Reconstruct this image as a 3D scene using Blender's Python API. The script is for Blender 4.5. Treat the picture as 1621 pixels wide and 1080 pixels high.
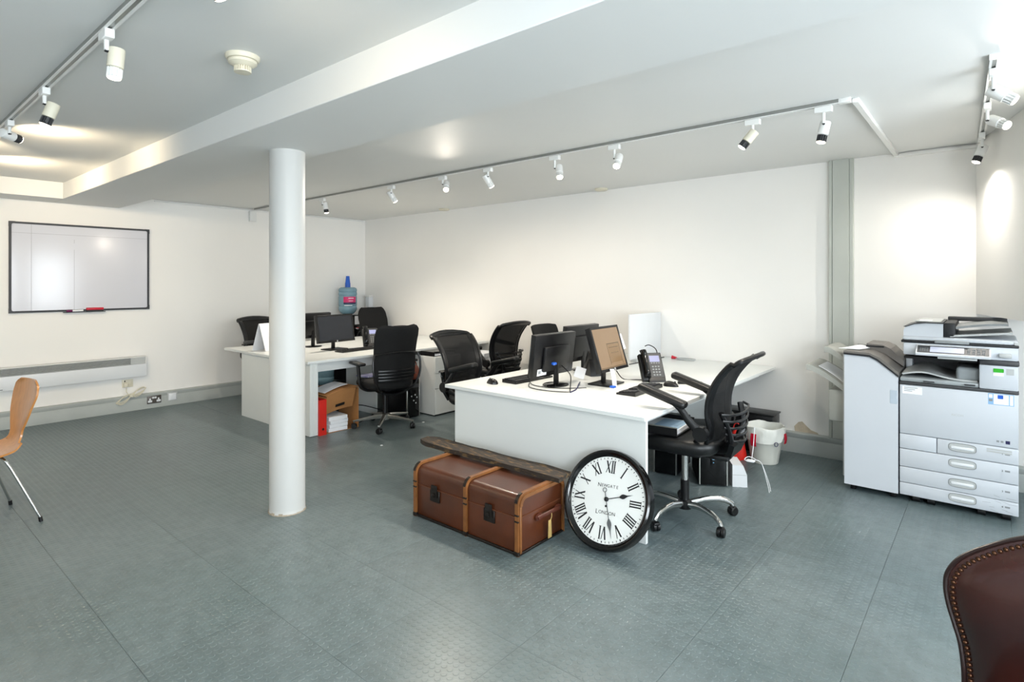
import bpy, bmesh, math, random
from mathutils import Vector as V, Matrix as M
PI = math.pi
R = math.radians
rnd = random.Random(7)
sc = bpy.context.scene
col = sc.collection
for o in list(bpy.data.objects):
    bpy.data.objects.remove(o)

# ------------------------------------------------------------------ camera, world, daylight, exposure
CAMZ, YAW = 1.486, R(40.12)
cd = bpy.data.cameras.new('camera')
cam = bpy.data.objects.new('camera', cd)
col.objects.link(cam)
cam.location = (0, 0, CAMZ)
cam.rotation_euler = (PI/2, 0, YAW)
cd.sensor_width = 36
cd.lens = 901.8/1621*36
cd.shift_y = (447.5-540)/1621
cd.clip_start = .03
sc.camera = cam
FW = V((-math.sin(YAW), math.cos(YAW), 0))
RT = V((math.cos(YAW), math.sin(YAW), 0))

w = bpy.data.worlds.new('overcast_sky')
sc.world = w
w.use_nodes = True
w.node_tree.nodes['Background'].inputs[0].default_value = (.75, .86, 1, 1)
w.node_tree.nodes['Background'].inputs[1].default_value = 1.0

def area(name, loc, rot, sx, sy, power, colr):
    l = bpy.data.lights.new(name, 'AREA')
    l.shape = 'RECTANGLE'
    l.size, l.size_y, l.energy, l.color = sx, sy, power, colr
    o = bpy.data.objects.new(name, l)
    o.location, o.rotation_euler = loc, rot
    col.objects.link(o)
DAY = (.86, .94, 1.0)
area('daylight_street_window', (-5.2, -2.78, 1.5), (-PI/2, 0, 0), 2.0, 1.4, 75, DAY)
area('daylight_street_window', (-2.2, -2.78, 1.5), (-PI/2, 0, 0), 2.0, 1.4, 60, DAY)
area('daylight_street_window', (.5, -2.78, 1.5), (-PI/2, 0, 0), 1.6, 1.4, 165, DAY)
area('daylight_side_window', (1.88, -.6, 1.5), (0, PI/2, 0), 1.4, 2.2, 260, DAY)
area('daylight_side_window', (1.88, 2.7, 1.5), (0, PI/2, 0), 1.4, 2.0, 115, DAY)

sc.view_settings.view_transform = 'Standard'
sc.view_settings.look = 'None'
sc.view_settings.gamma = 1
sc.view_settings.use_curve_mapping = False
sc.view_settings.exposure = 0.0

# ------------------------------------------------------------------ materials
def lin(h):
    if isinstance(h, (tuple, list)):
        return tuple(h)[:3]
    h = h.lstrip('#')
    r = []
    for i in (0, 2, 4):
        c = int(h[i:i+2], 16)/255
        r.append(c/12.92 if c <= .04045 else ((c+.055)/1.055)**2.4)
    return tuple(r)

MATS = {}
def mat(name, colr, rough=.5, metal=0., noise=.06, nscale=8., bump=0., bscale=300., coat=0., alpha=1., stretch=None, col2=None, spec=.5, transl=0., thr=None):
    if name in MATS:
        return MATS[name]
    m = bpy.data.materials.new(name)
    m.use_nodes = True
    nt = m.node_tree
    p = nt.nodes['Principled BSDF']
    c = lin(colr)
    tc = nt.nodes.new('ShaderNodeTexCoord')
    mp = nt.nodes.new('ShaderNodeMapping')
    nt.links.new(tc.outputs['Object'], mp.inputs[0])
    if stretch:
        mp.inputs['Scale'].default_value = stretch
    n = nt.nodes.new('ShaderNodeTexNoise')
    n.inputs['Scale'].default_value = nscale
    n.inputs['Detail'].default_value = 5
    nt.links.new(mp.outputs[0], n.inputs['Vector'])
    ramp = nt.nodes.new('ShaderNodeValToRGB')
    e = ramp.color_ramp.elements
    if col2 is None:
        a = tuple(x*(1-noise) for x in c)
        b = tuple(min(1, x*(1+noise)) for x in c)
    else:
        a, b = c, lin(col2)
    e[0].color = (*a, 1)
    e[1].color = (*b, 1)
    e[0].position, e[1].position = thr if thr else (.3, .7)
    nt.links.new(n.outputs['Fac'], ramp.inputs[0])
    nt.links.new(ramp.outputs[0], p.inputs['Base Color'])
    p.inputs['Roughness'].default_value = rough
    p.inputs['Metallic'].default_value = metal
    p.inputs['Specular IOR Level'].default_value = spec
    p.inputs['Coat Weight'].default_value = coat
    p.inputs['Coat Roughness'].default_value = .1
    p.inputs['Alpha'].default_value = alpha
    if transl:
        p.inputs['Transmission Weight'].default_value = transl
    if bump:
        n2 = nt.nodes.new('ShaderNodeTexNoise')
        n2.inputs['Scale'].default_value = bscale
        n2.inputs['Detail'].default_value = 3
        nt.links.new(mp.outputs[0], n2.inputs['Vector'])
        bn = nt.nodes.new('ShaderNodeBump')
        bn.inputs['Strength'].default_value = bump
        bn.inputs['Distance'].default_value = .004
        nt.links.new(n2.outputs['Fac'], bn.inputs['Height'])
        nt.links.new(bn.outputs[0], p.inputs['Normal'])
    MATS[name] = m
    return m

def emit(name, colr, strength):
    if name in MATS:
        return MATS[name]
    m = bpy.data.materials.new(name)
    m.use_nodes = True
    p = m.node_tree.nodes['Principled BSDF']
    p.inputs['Base Color'].default_value = (*[c*.08 for c in lin(colr)], 1)
    p.inputs['Emission Color'].default_value = (*lin(colr), 1)
    p.inputs['Emission Strength'].default_value = strength
    p.inputs['Roughness'].default_value = .25
    MATS[name] = m
    return m

WALL = mat('wall_paint', '#f4f2ee', .75, noise=.012, nscale=1.3, bump=.06, bscale=40)
CEIL = mat('ceiling_paint', '#e3e4e2', .6, noise=.015, nscale=1.1, bump=.05, bscale=30)
TRUNK = mat('grey_trunking', '#a9aeab', .45, noise=.05, nscale=5)
WHITE = mat('white_laminate', '#e3e6e4', .35, noise=.015, nscale=3)
WPLAST = mat('white_plastic', '#e4e7ea', .38, noise=.015, nscale=5)
WMETAL = mat('white_enamel', '#e9e9e6', .35, noise=.02)
CREAM = mat('aged_white_plastic', '#dcd6c2', .4, noise=.03)
BLACK = mat('black_plastic', '#0c0c0e', .34, noise=.15, nscale=20)
BGLOSS = mat('black_gloss', '#070708', .12, noise=.1)
BFAB = mat('black_fabric', '#09090a', .85, noise=.2, nscale=60, bump=.3, bscale=500)
BLEATH = mat('black_leather', '#0b0c0d', .4, noise=.15, nscale=30, bump=.12, bscale=160)
MESHM = mat('chair_mesh', '#060607', .8, noise=.1, alpha=.86)
CHROME = mat('chrome', '#d8d8d6', .08, 1., noise=.02)
ALU = mat('brushed_aluminium', '#d2d1cc', .34, 1., noise=.06, nscale=30)
STEEL = mat('track_metal', '#9b9c98', .35, .7, noise=.05)
DGREY = mat('dark_grey_plastic', '#3c3d3f', .45, noise=.08)
MGREY = mat('mid_grey_plastic', '#8d9192', .45, noise=.06)
LGREY = mat('light_grey_plastic', '#b9bcbb', .45, noise=.05)
PAPER = mat('white_paper', '#eef0f4', .8, noise=.02, nscale=12)
RED = mat('red_card', '#d0251b', .45, noise=.06)
REDP = mat('red_plastic', '#c8102e', .4, noise=.06)
CARD = mat('brown_cardboard', '#b07c4a', .8, noise=.08, nscale=6)
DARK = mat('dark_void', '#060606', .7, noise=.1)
BLUE = mat('blue_plastic', '#2a62c8', .25, noise=.08)
NAVY = mat('navy_print', '#20204e', .5, noise=.05)
PINK = mat('pink_print', '#d42a6c', .5, noise=.08, nscale=30)
GREYTXT = mat('grey_print', '#8b8f92', .6, noise=.02)
INK = mat('black_print', '#15171b', .5, noise=.03)

# ------------------------------------------------------------------ geometry helpers
def frame_of(d):
    d = V(d).normalized()
    a = V((0, 0, 1)) if abs(d.z) < .9 else V((1, 0, 0))
    x = a.cross(d).normalized()
    return x, d.cross(x).normalized(), d

class G:
    def __init__(s):
        s.bm = bmesh.new()
    def box(s, a, b, bev=0., seg=2, m=None):
        a, b = V(a), V(b)
        r = bmesh.ops.create_cube(s.bm, size=1)['verts']
        T = M.Translation((a+b)/2) @ M.Diagonal((abs(b.x-a.x), abs(b.y-a.y), abs(b.z-a.z), 1))
        if m is not None and not bev:
            T = m @ T
        bmesh.ops.transform(s.bm, matrix=T, verts=r)
        if bev:
            ed = {e for v in r for e in v.link_edges}
            o = bmesh.ops.bevel(s.bm, geom=list(ed), offset=bev, segments=seg, profile=.5, affect='EDGES')
            if m is not None:
                vs = {v for f in o['faces'] for v in f.verts}
                bmesh.ops.transform(s.bm, matrix=m, verts=list(vs))
        return s
    def ring(s, pts):
        return [s.bm.verts.new(p) for p in pts]
    def skin(s, rings, closed=True, caps=True, loop=False):
        k = len(rings)
        for i in range(k if loop else k-1):
            a, b = rings[i], rings[(i+1) % k]
            n = len(a)
            for j in range(n if closed else n-1):
                q = [a[j], a[(j+1) % n], b[(j+1) % n], b[j]]
                if len(set(q)) >= 3:
                    try:
                        s.bm.faces.new(q)
                    except ValueError:
                        pass
        if caps and not loop:
            for r_, fl in ((rings[0], True), (rings[-1], False)):
                try:
                    s.bm.faces.new(list(reversed(r_)) if fl else r_)
                except ValueError:
                    pass
        return s
    def cyl(s, p, q, r, r2=None, n=16, caps=True):
        p, q = V(p), V(q)
        r2 = r if r2 is None else r2
        x, y, d = frame_of(q-p)
        rs = []
        for c, rr in ((p, r), (q, r2)):
            rs.append(s.ring([c+(x*math.cos(2*PI*i/n)+y*math.sin(2*PI*i/n))*rr for i in range(n)]))
        return s.skin(rs, caps=caps)
    def tube(s, pts, r, n=8, closed=False, flat=1.):
        pts = [V(p) for p in pts]
        k = len(pts)
        rr = r if isinstance(r, (list, tuple)) else [r]*k
        tang = []
        for i in range(k):
            a = pts[(i-1) % k] if (closed or i > 0) else pts[i]
            b = pts[(i+1) % k] if (closed or i < k-1) else pts[i]
            t = (b-a)
            tang.append(t.normalized() if t.length > 1e-9 else V((0, 0, 1)))
        x, y, _ = frame_of(tang[0])
        rings = []
        for i in range(k):
            if i:
                q = tang[i-1].rotation_difference(tang[i])
                x, y = q @ x, q @ y
            rings.append(s.ring([pts[i]+(x*math.cos(2*PI*j/n)*flat+y*math.sin(2*PI*j/n))*rr[i] for j in range(n)]))
        return s.skin(rings, loop=closed)
    def lathe(s, prof, n=24, m=None):
        m = m or M.Identity(4)
        rings = [s.ring([m @ V((r*math.cos(2*PI*i/n), r*math.sin(2*PI*i/n), z)) for i in range(n)]) for r, z in prof]
        return s.skin(rings)
    def prism(s, poly, h, m=None):
        m = m or M.Identity(4)
        return s.skin([s.ring([m @ V((x, y, 0)) for x, y in poly]), s.ring([m @ V((x, y, h)) for x, y in poly])])
    def slab(s, f, nu, nv, t):
        P = [[V(f(i/nu, j/nv)) for j in range(nv+1)] for i in range(nu+1)]
        T, Bo = [], []
        for i in range(nu+1):
            T.append([]); Bo.append([])
            for j in range(nv+1):
                du = P[min(i+1, nu)][j]-P[max(i-1, 0)][j]
                dv = P[i][min(j+1, nv)]-P[i][max(j-1, 0)]
                n = du.cross(dv)
                n = n.normalized() if n.length > 1e-12 else V((0, 0, 1))
                tt = t(i/nu, j/nv) if callable(t) else t
                T[i].append(s.bm.verts.new(P[i][j]+n*tt/2))
                Bo[i].append(s.bm.verts.new(P[i][j]-n*tt/2))
        for i in range(nu):
            for j in range(nv):
                s.bm.faces.new((T[i][j], T[i+1][j], T[i+1][j+1], T[i][j+1]))
                s.bm.faces.new((Bo[i][j], Bo[i][j+1], Bo[i+1][j+1], Bo[i+1][j]))
        for i in range(nu):
            s.bm.faces.new((T[i][0], Bo[i][0], Bo[i+1][0], T[i+1][0]))
            s.bm.faces.new((T[i][nv], T[i+1][nv], Bo[i+1][nv], Bo[i][nv]))
        for j in range(nv):
            s.bm.faces.new((T[0][j], T[0][j+1], Bo[0][j+1], Bo[0][j]))
            s.bm.faces.new((T[nu][j], Bo[nu][j], Bo[nu][j+1], T[nu][j+1]))
        return s
    def text(s, body, size, m, depth=.0006):
        c = bpy.data.curves.new('lettering', 'FONT')
        c.body, c.size, c.align_x, c.align_y, c.extrude = body, size, 'CENTER', 'CENTER', depth
        c.resolution_u = 2
        o = bpy.data.objects.new('lettering', c)
        col.objects.link(o)
        me = bpy.data.meshes.new_from_object(o.evaluated_get(bpy.context.evaluated_depsgraph_get()))
        me.transform(m)
        s.bm.from_mesh(me)
        bpy.data.objects.remove(o)
        bpy.data.curves.remove(c)
        bpy.data.meshes.remove(me)
        return s
    def build(s, name, mt, parent=None, smooth=True, m=None):
        if m is not None:
            bmesh.ops.transform(s.bm, matrix=m, verts=s.bm.verts)
        bmesh.ops.recalc_face_normals(s.bm, faces=s.bm.faces)
        me = bpy.data.meshes.new(name)
        s.bm.to_mesh(me)
        s.bm.free()
        me.materials.append(mt)
        if smooth:
            for p in me.polygons:
                p.use_smooth = True
            me.set_sharp_from_angle(angle=R(38))
        o = bpy.data.objects.new(name, me)
        col.objects.link(o)
        o.parent = parent
        return o

def B(name, mt, parent, a, b, bev=0., seg=2, m=None):
    return G().box(a, b, bev, seg, m).build(name, mt, parent)
def thing(name, label, cat, loc=(0, 0, 0), rz=0., group=None):
    o = bpy.data.objects.new(name, None)
    o.empty_display_size = .05
    col.objects.link(o)
    o.location = loc
    o.rotation_euler = (0, 0, rz)
    return tag(o, label, cat, group)
def tag(o, label, cat, group=None):
    o['label'], o['category'] = label, cat
    if group:
        o['group'] = group
    return o
def struct(o):
    o['kind'] = 'structure'
    return o
def dup(root, label, loc, rz=None, group=None):
    r_ = root.copy()
    col.objects.link(r_)
    r_.location = loc
    if rz is not None:
        r_.rotation_euler = (0, 0, rz)
    r_['label'] = label
    if group:
        r_['group'] = group
    def kids(src, dst):
        for ch in list(src.children):
            c = ch.copy()
            col.objects.link(c)
            c.parent = dst
            kids(ch, c)
    kids(root, r_)
    return r_
def spline(pts, k=6):
    pts = [V(p) for p in pts]
    out = []
    n = len(pts)
    for i in range(n-1):
        p0, p1, p2, p3 = pts[max(i-1, 0)], pts[i], pts[i+1], pts[min(i+2, n-1)]
        for j in range(k):
            t = j/k
            out.append(.5*((2*p1)+(p2-p0)*t+(2*p0-5*p1+4*p2-p3)*t*t+(3*p1-p0-3*p2+p3)*t**3))
    out.append(pts[-1])
    return out
def lerp1(tab, x):
    for (a, fa), (b, fb) in zip(tab, tab[1:]):
        if x <= b:
            t = (x-a)/(b-a) if b > a else 0
            t = max(0, min(1, t))
            return fa+(fb-fa)*t
    return tab[-1][1]

# ------------------------------------------------------------------ room
XL, YB, XR, YF = -7.66, 5.45, 1.7, -2.6
HF = 2.505
def hb(x):
    return 2.478+.0056*(x-XL)
BEAMZ, BY0, BY1 = 2.34, 1.495, 2.095

# floor: rubber tiles with raised round studs, each tile an object
floor = struct(B('floor', mat('floor_seam', '#2a3030', .7), None, (XL-.1, YF-.1, -.06), (XR+.1, YB+.1, -.0045)))
def floor_material():
    m = bpy.data.materials.new('grey_green_rubber')
    m.use_nodes = True
    nt = m.node_tree
    p = nt.nodes['Principled BSDF']
    geo = nt.nodes.new('ShaderNodeNewGeometry')
    n1 = nt.nodes.new('ShaderNodeTexNoise')
    n1.inputs['Scale'].default_value = .9
    n1.inputs['Detail'].default_value = 6
    n1.inputs['Roughness'].default_value = .62
    n2 = nt.nodes.new('ShaderNodeTexNoise')
    n2.inputs['Scale'].default_value = 14
    n2.inputs['Detail'].default_value = 6
    for n in (n1, n2):
        nt.links.new(geo.outputs['Position'], n.inputs['Vector'])
    r1 = nt.nodes.new('ShaderNodeValToRGB')
    r1.color_ramp.elements[0].position, r1.color_ramp.elements[1].position = .3, .72
    r1.color_ramp.elements[0].color = (*lin('#58686a'), 1)
    r1.color_ramp.elements[1].color = (*lin('#6c787b'), 1)
    nt.links.new(n1.outputs['Fac'], r1.inputs[0])
    mx = nt.nodes.new('ShaderNodeMix')
    mx.data_type, mx.blend_type = 'RGBA', 'MULTIPLY'
    mx.inputs['Factor'].default_value = .35
    nt.links.new(r1.outputs[0], mx.inputs[6])
    r2 = nt.nodes.new('ShaderNodeValToRGB')
    r2.color_ramp.elements[0].position, r2.color_ramp.elements[1].position = .35, .6
    r2.color_ramp.elements[0].color = (.55, .55, .55, 1)
    r2.color_ramp.elements[1].color = (1, 1, 1, 1)
    nt.links.new(n2.outputs['Fac'], r2.inputs[0])
    nt.links.new(r2.outputs[0], mx.inputs[7])
    oi = nt.nodes.new('ShaderNodeObjectInfo')
    mr = nt.nodes.new('ShaderNodeMapRange')
    mr.inputs['To Min'].default_value, mr.inputs['To Max'].default_value = .95, 1.05
    nt.links.new(oi.outputs['Random'], mr.inputs[0])
    vm = nt.nodes.new('ShaderNodeVectorMath')
    vm.operation = 'SCALE'
    nt.links.new(mx.outputs[2], vm.inputs[0])
    nt.links.new(mr.outputs[0], vm.inputs['Scale'])
    nt.links.new(vm.outputs[0], p.inputs['Base Color'])
    rr = nt.nodes.new('ShaderNodeMapRange')
    rr.inputs['To Min'].default_value, rr.inputs['To Max'].default_value = .23, .45
    nt.links.new(n1.outputs['Fac'], rr.inputs[0])
    nt.links.new(rr.outputs[0], p.inputs['Roughness'])
    p.inputs['Specular IOR Level'].default_value = .62
    bn = nt.nodes.new('ShaderNodeBump')
    bn.inputs['Strength'].default_value = .12
    bn.inputs['Distance'].default_value = .003
    nt.links.new(n2.outputs['Fac'], bn.inputs['Height'])
    nt.links.new(bn.outputs[0], p.inputs['Normal'])
    return m
FLOORM = floor_material()
TS = .522
def tile_mesh(x0, y0, x1, y1):
    g = G()
    g.box((x0+.0007, y0+.0007, -.0045), (x1-.0007, y1-.0007, 0))
    step = TS/16
    n = 10
    i = 0
    while (i+.5)*step < TS:
        j = 0
        while (j+.5)*step < TS:
            cx, cy = (i+.5)*step, (j+.5)*step
            if x0+.013 < cx < x1-.013 and y0+.013 < cy < y1-.013:
                ra = g.ring([(cx+.0128*math.cos(2*PI*k/n), cy+.0128*math.sin(2*PI*k/n), 0) for k in range(n)])
                rb = g.ring([(cx+.0108*math.cos(2*PI*k/n), cy+.0108*math.sin(2*PI*k/n), .0009) for k in range(n)])
                for k in range(n):
                    g.bm.faces.new((ra[k], ra[(k+1) % n], rb[(k+1) % n], rb[k]))
                g.bm.faces.new(rb)
            j += 1
        i += 1
    return g
TILES = {}
ix0, ix1 = math.floor((XL+.432)/TS), math.ceil((XR+.432)/TS)
iy0, iy1 = math.floor((YF-1.273)/TS), math.ceil((YB-1.273)/TS)
for ix in range(ix0, ix1):
    for iy in range(iy0, iy1):
        ox, oy = -.432+ix*TS, 1.273+iy*TS
        ex = (max(0, XL-ox), max(0, YF-oy), min(TS, XR-ox), min(TS, YB-oy))
        if ex[2]-ex[0] < .004 or ex[3]-ex[1] < .004:
            continue
        key = tuple(round(v, 4) for v in ex)
        if key not in TILES:
            t = tile_mesh(*ex).build('tile', FLOORM, floor, smooth=False)
            TILES[key] = t.data
        else:
            t = bpy.data.objects.new('tile', TILES[key])
            col.objects.link(t)
            t.parent = floor
        t.location = (ox, oy, 0)

# walls
wall_left = struct(B('wall_left', WALL, None, (XL-.12, YF-.1, -.05), (XL, YB+.1, 2.7)))
wall_back = struct(B('wall_back', WALL, None, (XL, YB, -.05), (XR+.1, YB+.12, 2.7)))
def wall_with_windows(name, axis, pos, lo, hi, wins, sgn):
    g = G()
    def seg(u0, u1, z0, z1):
        if axis == 'y':
            g.box((u0, min(pos, pos+sgn*.15), z0), (u1, max(pos, pos+sgn*.15), z1))
        else:
            g.box((min(pos, pos+sgn*.15), u0, z0), (max(pos, pos+sgn*.15), u1, z1))
    u = lo
    for c, wd in wins:
        seg(u, c-wd/2, -.05, 2.7)
        seg(c-wd/2, c+wd/2, -.05, .8)
        seg(c-wd/2, c+wd/2, 2.2, 2.7)
        u = c+wd/2
    seg(u, hi, -.05, 2.7)
    return struct(g.build(name, WALL, None, smooth=False))
WINF = [(-5.2, 2.0), (-2.2, 2.0), (.5, 1.6)]
WINR = [(-.6, 2.2), (2.7, 2.0)]
wall_with_windows('wall_front', 'y', YF, XL, XR+.15, WINF, -1)
wall_with_windows('wall_right', 'x', XR, YF, YB, WINR, 1)
GLASS = bpy.data.materials.new('window_glass')
GLASS.use_nodes = True
_nt = GLASS.node_tree
_tr = _nt.nodes.new('ShaderNodeBsdfTransparent')
_gl = _nt.nodes.new('ShaderNodeBsdfGlossy')
_gl.inputs['Roughness'].default_value = .03
_mx = _nt.nodes.new('ShaderNodeMixShader')
_mx.inputs[0].default_value = .06
_nt.links.new(_tr.outputs[0], _mx.inputs[1])
_nt.links.new(_gl.outputs[0], _mx.inputs[2])
_nt.links.new(_mx.outputs[0], _nt.nodes['Material Output'].inputs[0])
k = 0
for axis, pos, sgn, wins in (('y', YF, -1, WINF), ('x', XR, 1, WINR)):
    for c, wd in wins:
        k += 1
        g, gg = G(), G()
        def wb(gr, u0, u1, z0, z1, t):
            d0, d1 = sorted((pos+sgn*.07, pos+sgn*(.07+t)))
            if axis == 'y':
                gr.box((u0, d0, z0), (u1, d1, z1))
            else:
                gr.box((d0, u0, z0), (d1, u1, z1))
        u0, u1 = c-wd/2, c+wd/2
        for q in ((u0, u1, .8, .85), (u0, u1, 2.15, 2.2), (u0, u0+.05, .85, 2.15), (u1-.05, u1, .85, 2.15), (c-.02, c+.02, .85, 2.15)):
            wb(g, *q, .05)
        fr = struct(g.build('window_%d' % k, WMETAL, None))
        for s_ in (0, 1):
            gg = G()
            wb(gg, (u0+.05, c+.02)[s_], (c-.02, u1-.05)[s_], .85, 2.15, .006)
            gg.build('pane', GLASS, fr)

# ceiling
g = G()
g.box((XL, YF, HF), (XR, BY0+.1, HF+.15))
a = [(XL, BY1-.1, hb(XL)), (XR, BY1-.1, hb(XR)), (XR, YB, hb(XR)), (XL, YB, hb(XL))]
g.skin([g.ring([(x, y, 2.68) for x, y, z in a]), g.ring(a)])
ceiling = struct(g.build('ceiling', CEIL, None, smooth=False))
# downstand beam and the soffit along the left wall
struct(B('trim_1', CEIL, None, (XL, BY0, BEAMZ), (XR, BY1, 2.66), .004, 1))
struct(B('trim_2', CEIL, None, (XL, YF, BEAMZ), (-7.245, BY0, 2.66), .004, 1))
# diagonal boxed-in bulkhead above the copier
struct(G().prism([(-.09, YB), (.30, 3.97), (.30, YB)], 2.66-1.255, M.Translation((0, 0, 1.255))).build('trim_3', WALL, None, smooth=False))

# round column
cx, cy = -3.527, 1.904
g = G().lathe([(.116, 0), (.113, .004), (.111, .03), (.1105, .06), (.1105, BEAMZ)], 40, M.Translation((cx, cy, 0)))
struct(g.build('trim_4', mat('column_paint', '#c3c4c2', .45, noise=.012, nscale=3, bump=.05, bscale=30), None))
g = G()
for i in range(26):
    a0 = 2*PI*i/26
    a1 = a0+2*PI/26*.97
    h0 = .006+.012*rnd.random()
    pa = [(.1175*math.cos(t), .1175*math.sin(t)) for t in (a0, (a0+a1)/2, a1)]
    g.skin([g.ring([(cx+x, cy+y, .0) for x, y in pa]), g.ring([(cx+x*.985, cy+y*.985, h0) for x, y in pa])], closed=False, caps=False)
struct(g.build('trim_5', mat('scuffed_base', '#a89c8a', .8, noise=.2, nscale=40), None))

# trunking at skirting height and the riser
def skirting(name, L):
    g = G()
    prof = [(0, 0), (.048, 0), (.048, .125), (.046, .128), (.046, .131), (.048, .134), (.048, .168), (.042, .175), (0, .178)]
    g.skin([g.ring([(u, -d, z) for d, z in prof]) for u in (0, L)])
    return g
struct(skirting('', XR-XL).build('baseboard_back', TRUNK, None, m=M.Translation((XL, YB, 0))))
struct(skirting('', YB-YF-.05).build('baseboard_left', TRUNK, None, m=M.Translation((XL, YF, 0)) @ M.Rotation(PI/2, 4, 'Z')))
g = G()
for x0, x1, d in ((-1.055, -1.03, .045), (-1.027, -.905, .05), (-.902, -.876, .045)):
    g.box((x0, YB-d, .178), (x1, YB, hb(-1)), .002, 1)
g.box((-1.03, YB-.04, .178), (-.9, YB, hb(-1)))
struct(g.build('trim_6', mat('riser_trunking', '#b9bdb6', .45, noise=.04, nscale=4), None))
# a joint in the riser cover
struct(B('trim_7', DGREY, None, (-1.026, YB-.0505, .60), (-.906, YB-.0495, .603)))
# bare plaster patch low on the back wall
g = G()
pp = [(-1.33, .178), (-1.335, .22), (-1.30, .262), (-1.27, .27), (-1.235, .235), (-1.20, .205), (-1.15, .19), (-1.14, .178)]
g.prism(pp, .002, M.Translation((0, YB-.0005, 0)) @ M.Rotation(PI/2, 4, 'X'))
g.build('plaster_patch', mat('bare_plaster', '#c3b6a1', .9, noise=.1, nscale=30), wall_back)
# thin conduit along the top of the left wall, small feed box
struct(G().box((XL, 2.45, 2.452), (XL+.02, 5.4, 2.466)).build('trim_8', WMETAL, None))
tag(B('feed_box', WMETAL, None, (XL, 3.58, 2.31), (XL+.05, 3.67, 2.452), .006), 'small white feed box on wall at left end of long track', 'box')
# cable conduit from track end to the back wall
struct(G().box((-.60, 3.66, hb(-.6)-.028), (-.565, YB, hb(-.6)), .004, 1).build('trim_9', WMETAL, None))
struct(G().box((-.6, YB-.03, hb(-.5)-.035), (XR, YB, hb(-.5)-.015)).build('trim_10', WALL, None))
for x, lb in ((-3.23, 'flat round white ceiling plate nearer the copier, at back wall'), (-5.7, 'flat round white ceiling plate nearer the water cooler, at back wall')):
    tag(G().lathe([(.0, 0), (.062, 0), (.07, .006), (.07, .022)], 24, M.Translation((x, 5.33, hb(x)-.022))).build('ceiling_plate', CREAM, None), lb, 'plate', 'ceiling plates')

# ------------------------------------------------------------------ track lighting
WARM = (1.0, .89, .75)
LENS = emit('lamp_lens', '#fff3d8', 14)
def rail(name, label, p, q):
    p, q = V(p), V(q)
    L = (q-p).length
    t = thing(name, label, 'track', p, math.atan2((q-p).y, (q-p).x), 'ceiling tracks')
    t.rotation_euler.y = -math.asin((q-p).z/L)
    B('channel', STEEL, t, (0, -.018, -.02), (L, .018, 0), .002, 1)
    for s_ in (-1, 1):
        B('lip', WMETAL, t, (0, s_*.013-.005, -.024), (L, s_*.013+.005, -.02))
    B('end_cap', WMETAL, t, (-.008, -.02, -.026), (0, .02, 0))
    B('end_cap', WMETAL, t, (L, -.02, -.026), (L+.06, .02, 0), .003)
    return t
TY = 3.62
rail('track_rail', 'long white lighting track across ceiling over the desks', (-7.55, TY, hb(-7.55)), (-.66, TY+.02, hb(-.66)))
rail('track_rail', 'grey lighting track on ceiling between beam and camera, near smoke detector', (-7.1, .69, HF), (-.6, .69, HF))
rail('track_rail', 'short lighting track on ceiling above the copier', (.01, 3.38, hb(0)), (-.06, 5.25, hb(0)))

def lamp(label, base, aim, power, spread=125, blend=.8, arm=.055, body=None, trackrz=0, dark=True, tint=None):
    t = thing('track_spotlight', label, 'spotlight', base, 0, 'track spotlights')
    bm_ = body or WMETAL
    B('adapter', WMETAL, t, (-.045, -.017, -.036), (.045, .017, -.0), .003, 1, M.Rotation(trackrz, 4, 'Z'))
    G().cyl((0, 0, -.036), (0, 0, -.036-arm), .009, n=10).build('stem', WMETAL, t)
    d = V(aim).normalized()
    x, y, _ = frame_of(d)
    piv = V((0, 0, -.036-arm))
    side = x*.034
    G().cyl(piv-side*.2, piv+side, .007, n=10).build('pivot', BLACK, t)
    c = piv+side-d*.02
    G().lathe([(.012, -.004), (.027, 0), (.029, .006), (.029, .075), (.026, .077)], 20, M.Translation(c) @ d.to_track_quat('Z', 'Y').to_matrix().to_4x4()).build('head', bm_, t)
    Q = M.Translation(c+d*.077) @ d.to_track_quat('Z', 'Y').to_matrix().to_4x4()
    g = G()
    g.lathe([(.015, 0), (.017, .03), (.025, .036), (.025, .04)], 16, Q)
    for i in range(12):
        g.box((.014, -.0012, .002), (.0265, .0012, .038), m=Q @ M.Rotation(2*PI*i/12, 4, 'Z'))
    bulb = g.build('bulb', DGREY if dark else WMETAL, t)
    G().lathe([(.023, .038), (.0235, .043), (.018, .047), (.008, .049), (0.0005, .0495)], 16, Q).build('lens', LENS, bulb)
    l = bpy.data.lights.new('spot_beam', 'SPOT')
    l.energy, l.color, l.spot_size, l.spot_blend, l.shadow_soft_size = power, tint or WARM, R(spread), blend, .024
    o = bpy.data.objects.new('spot_beam', l)
    col.objects.link(o)
    o.parent = t
    o.location = c+d*.135
    o.rotation_euler = d.to_track_quat('-Z', 'Y').to_euler()
    return t
def im(right=0., toward=0., down=0.):
    return RT*right-FW*toward+V((0, 0, -down))
LP = 95
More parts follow.
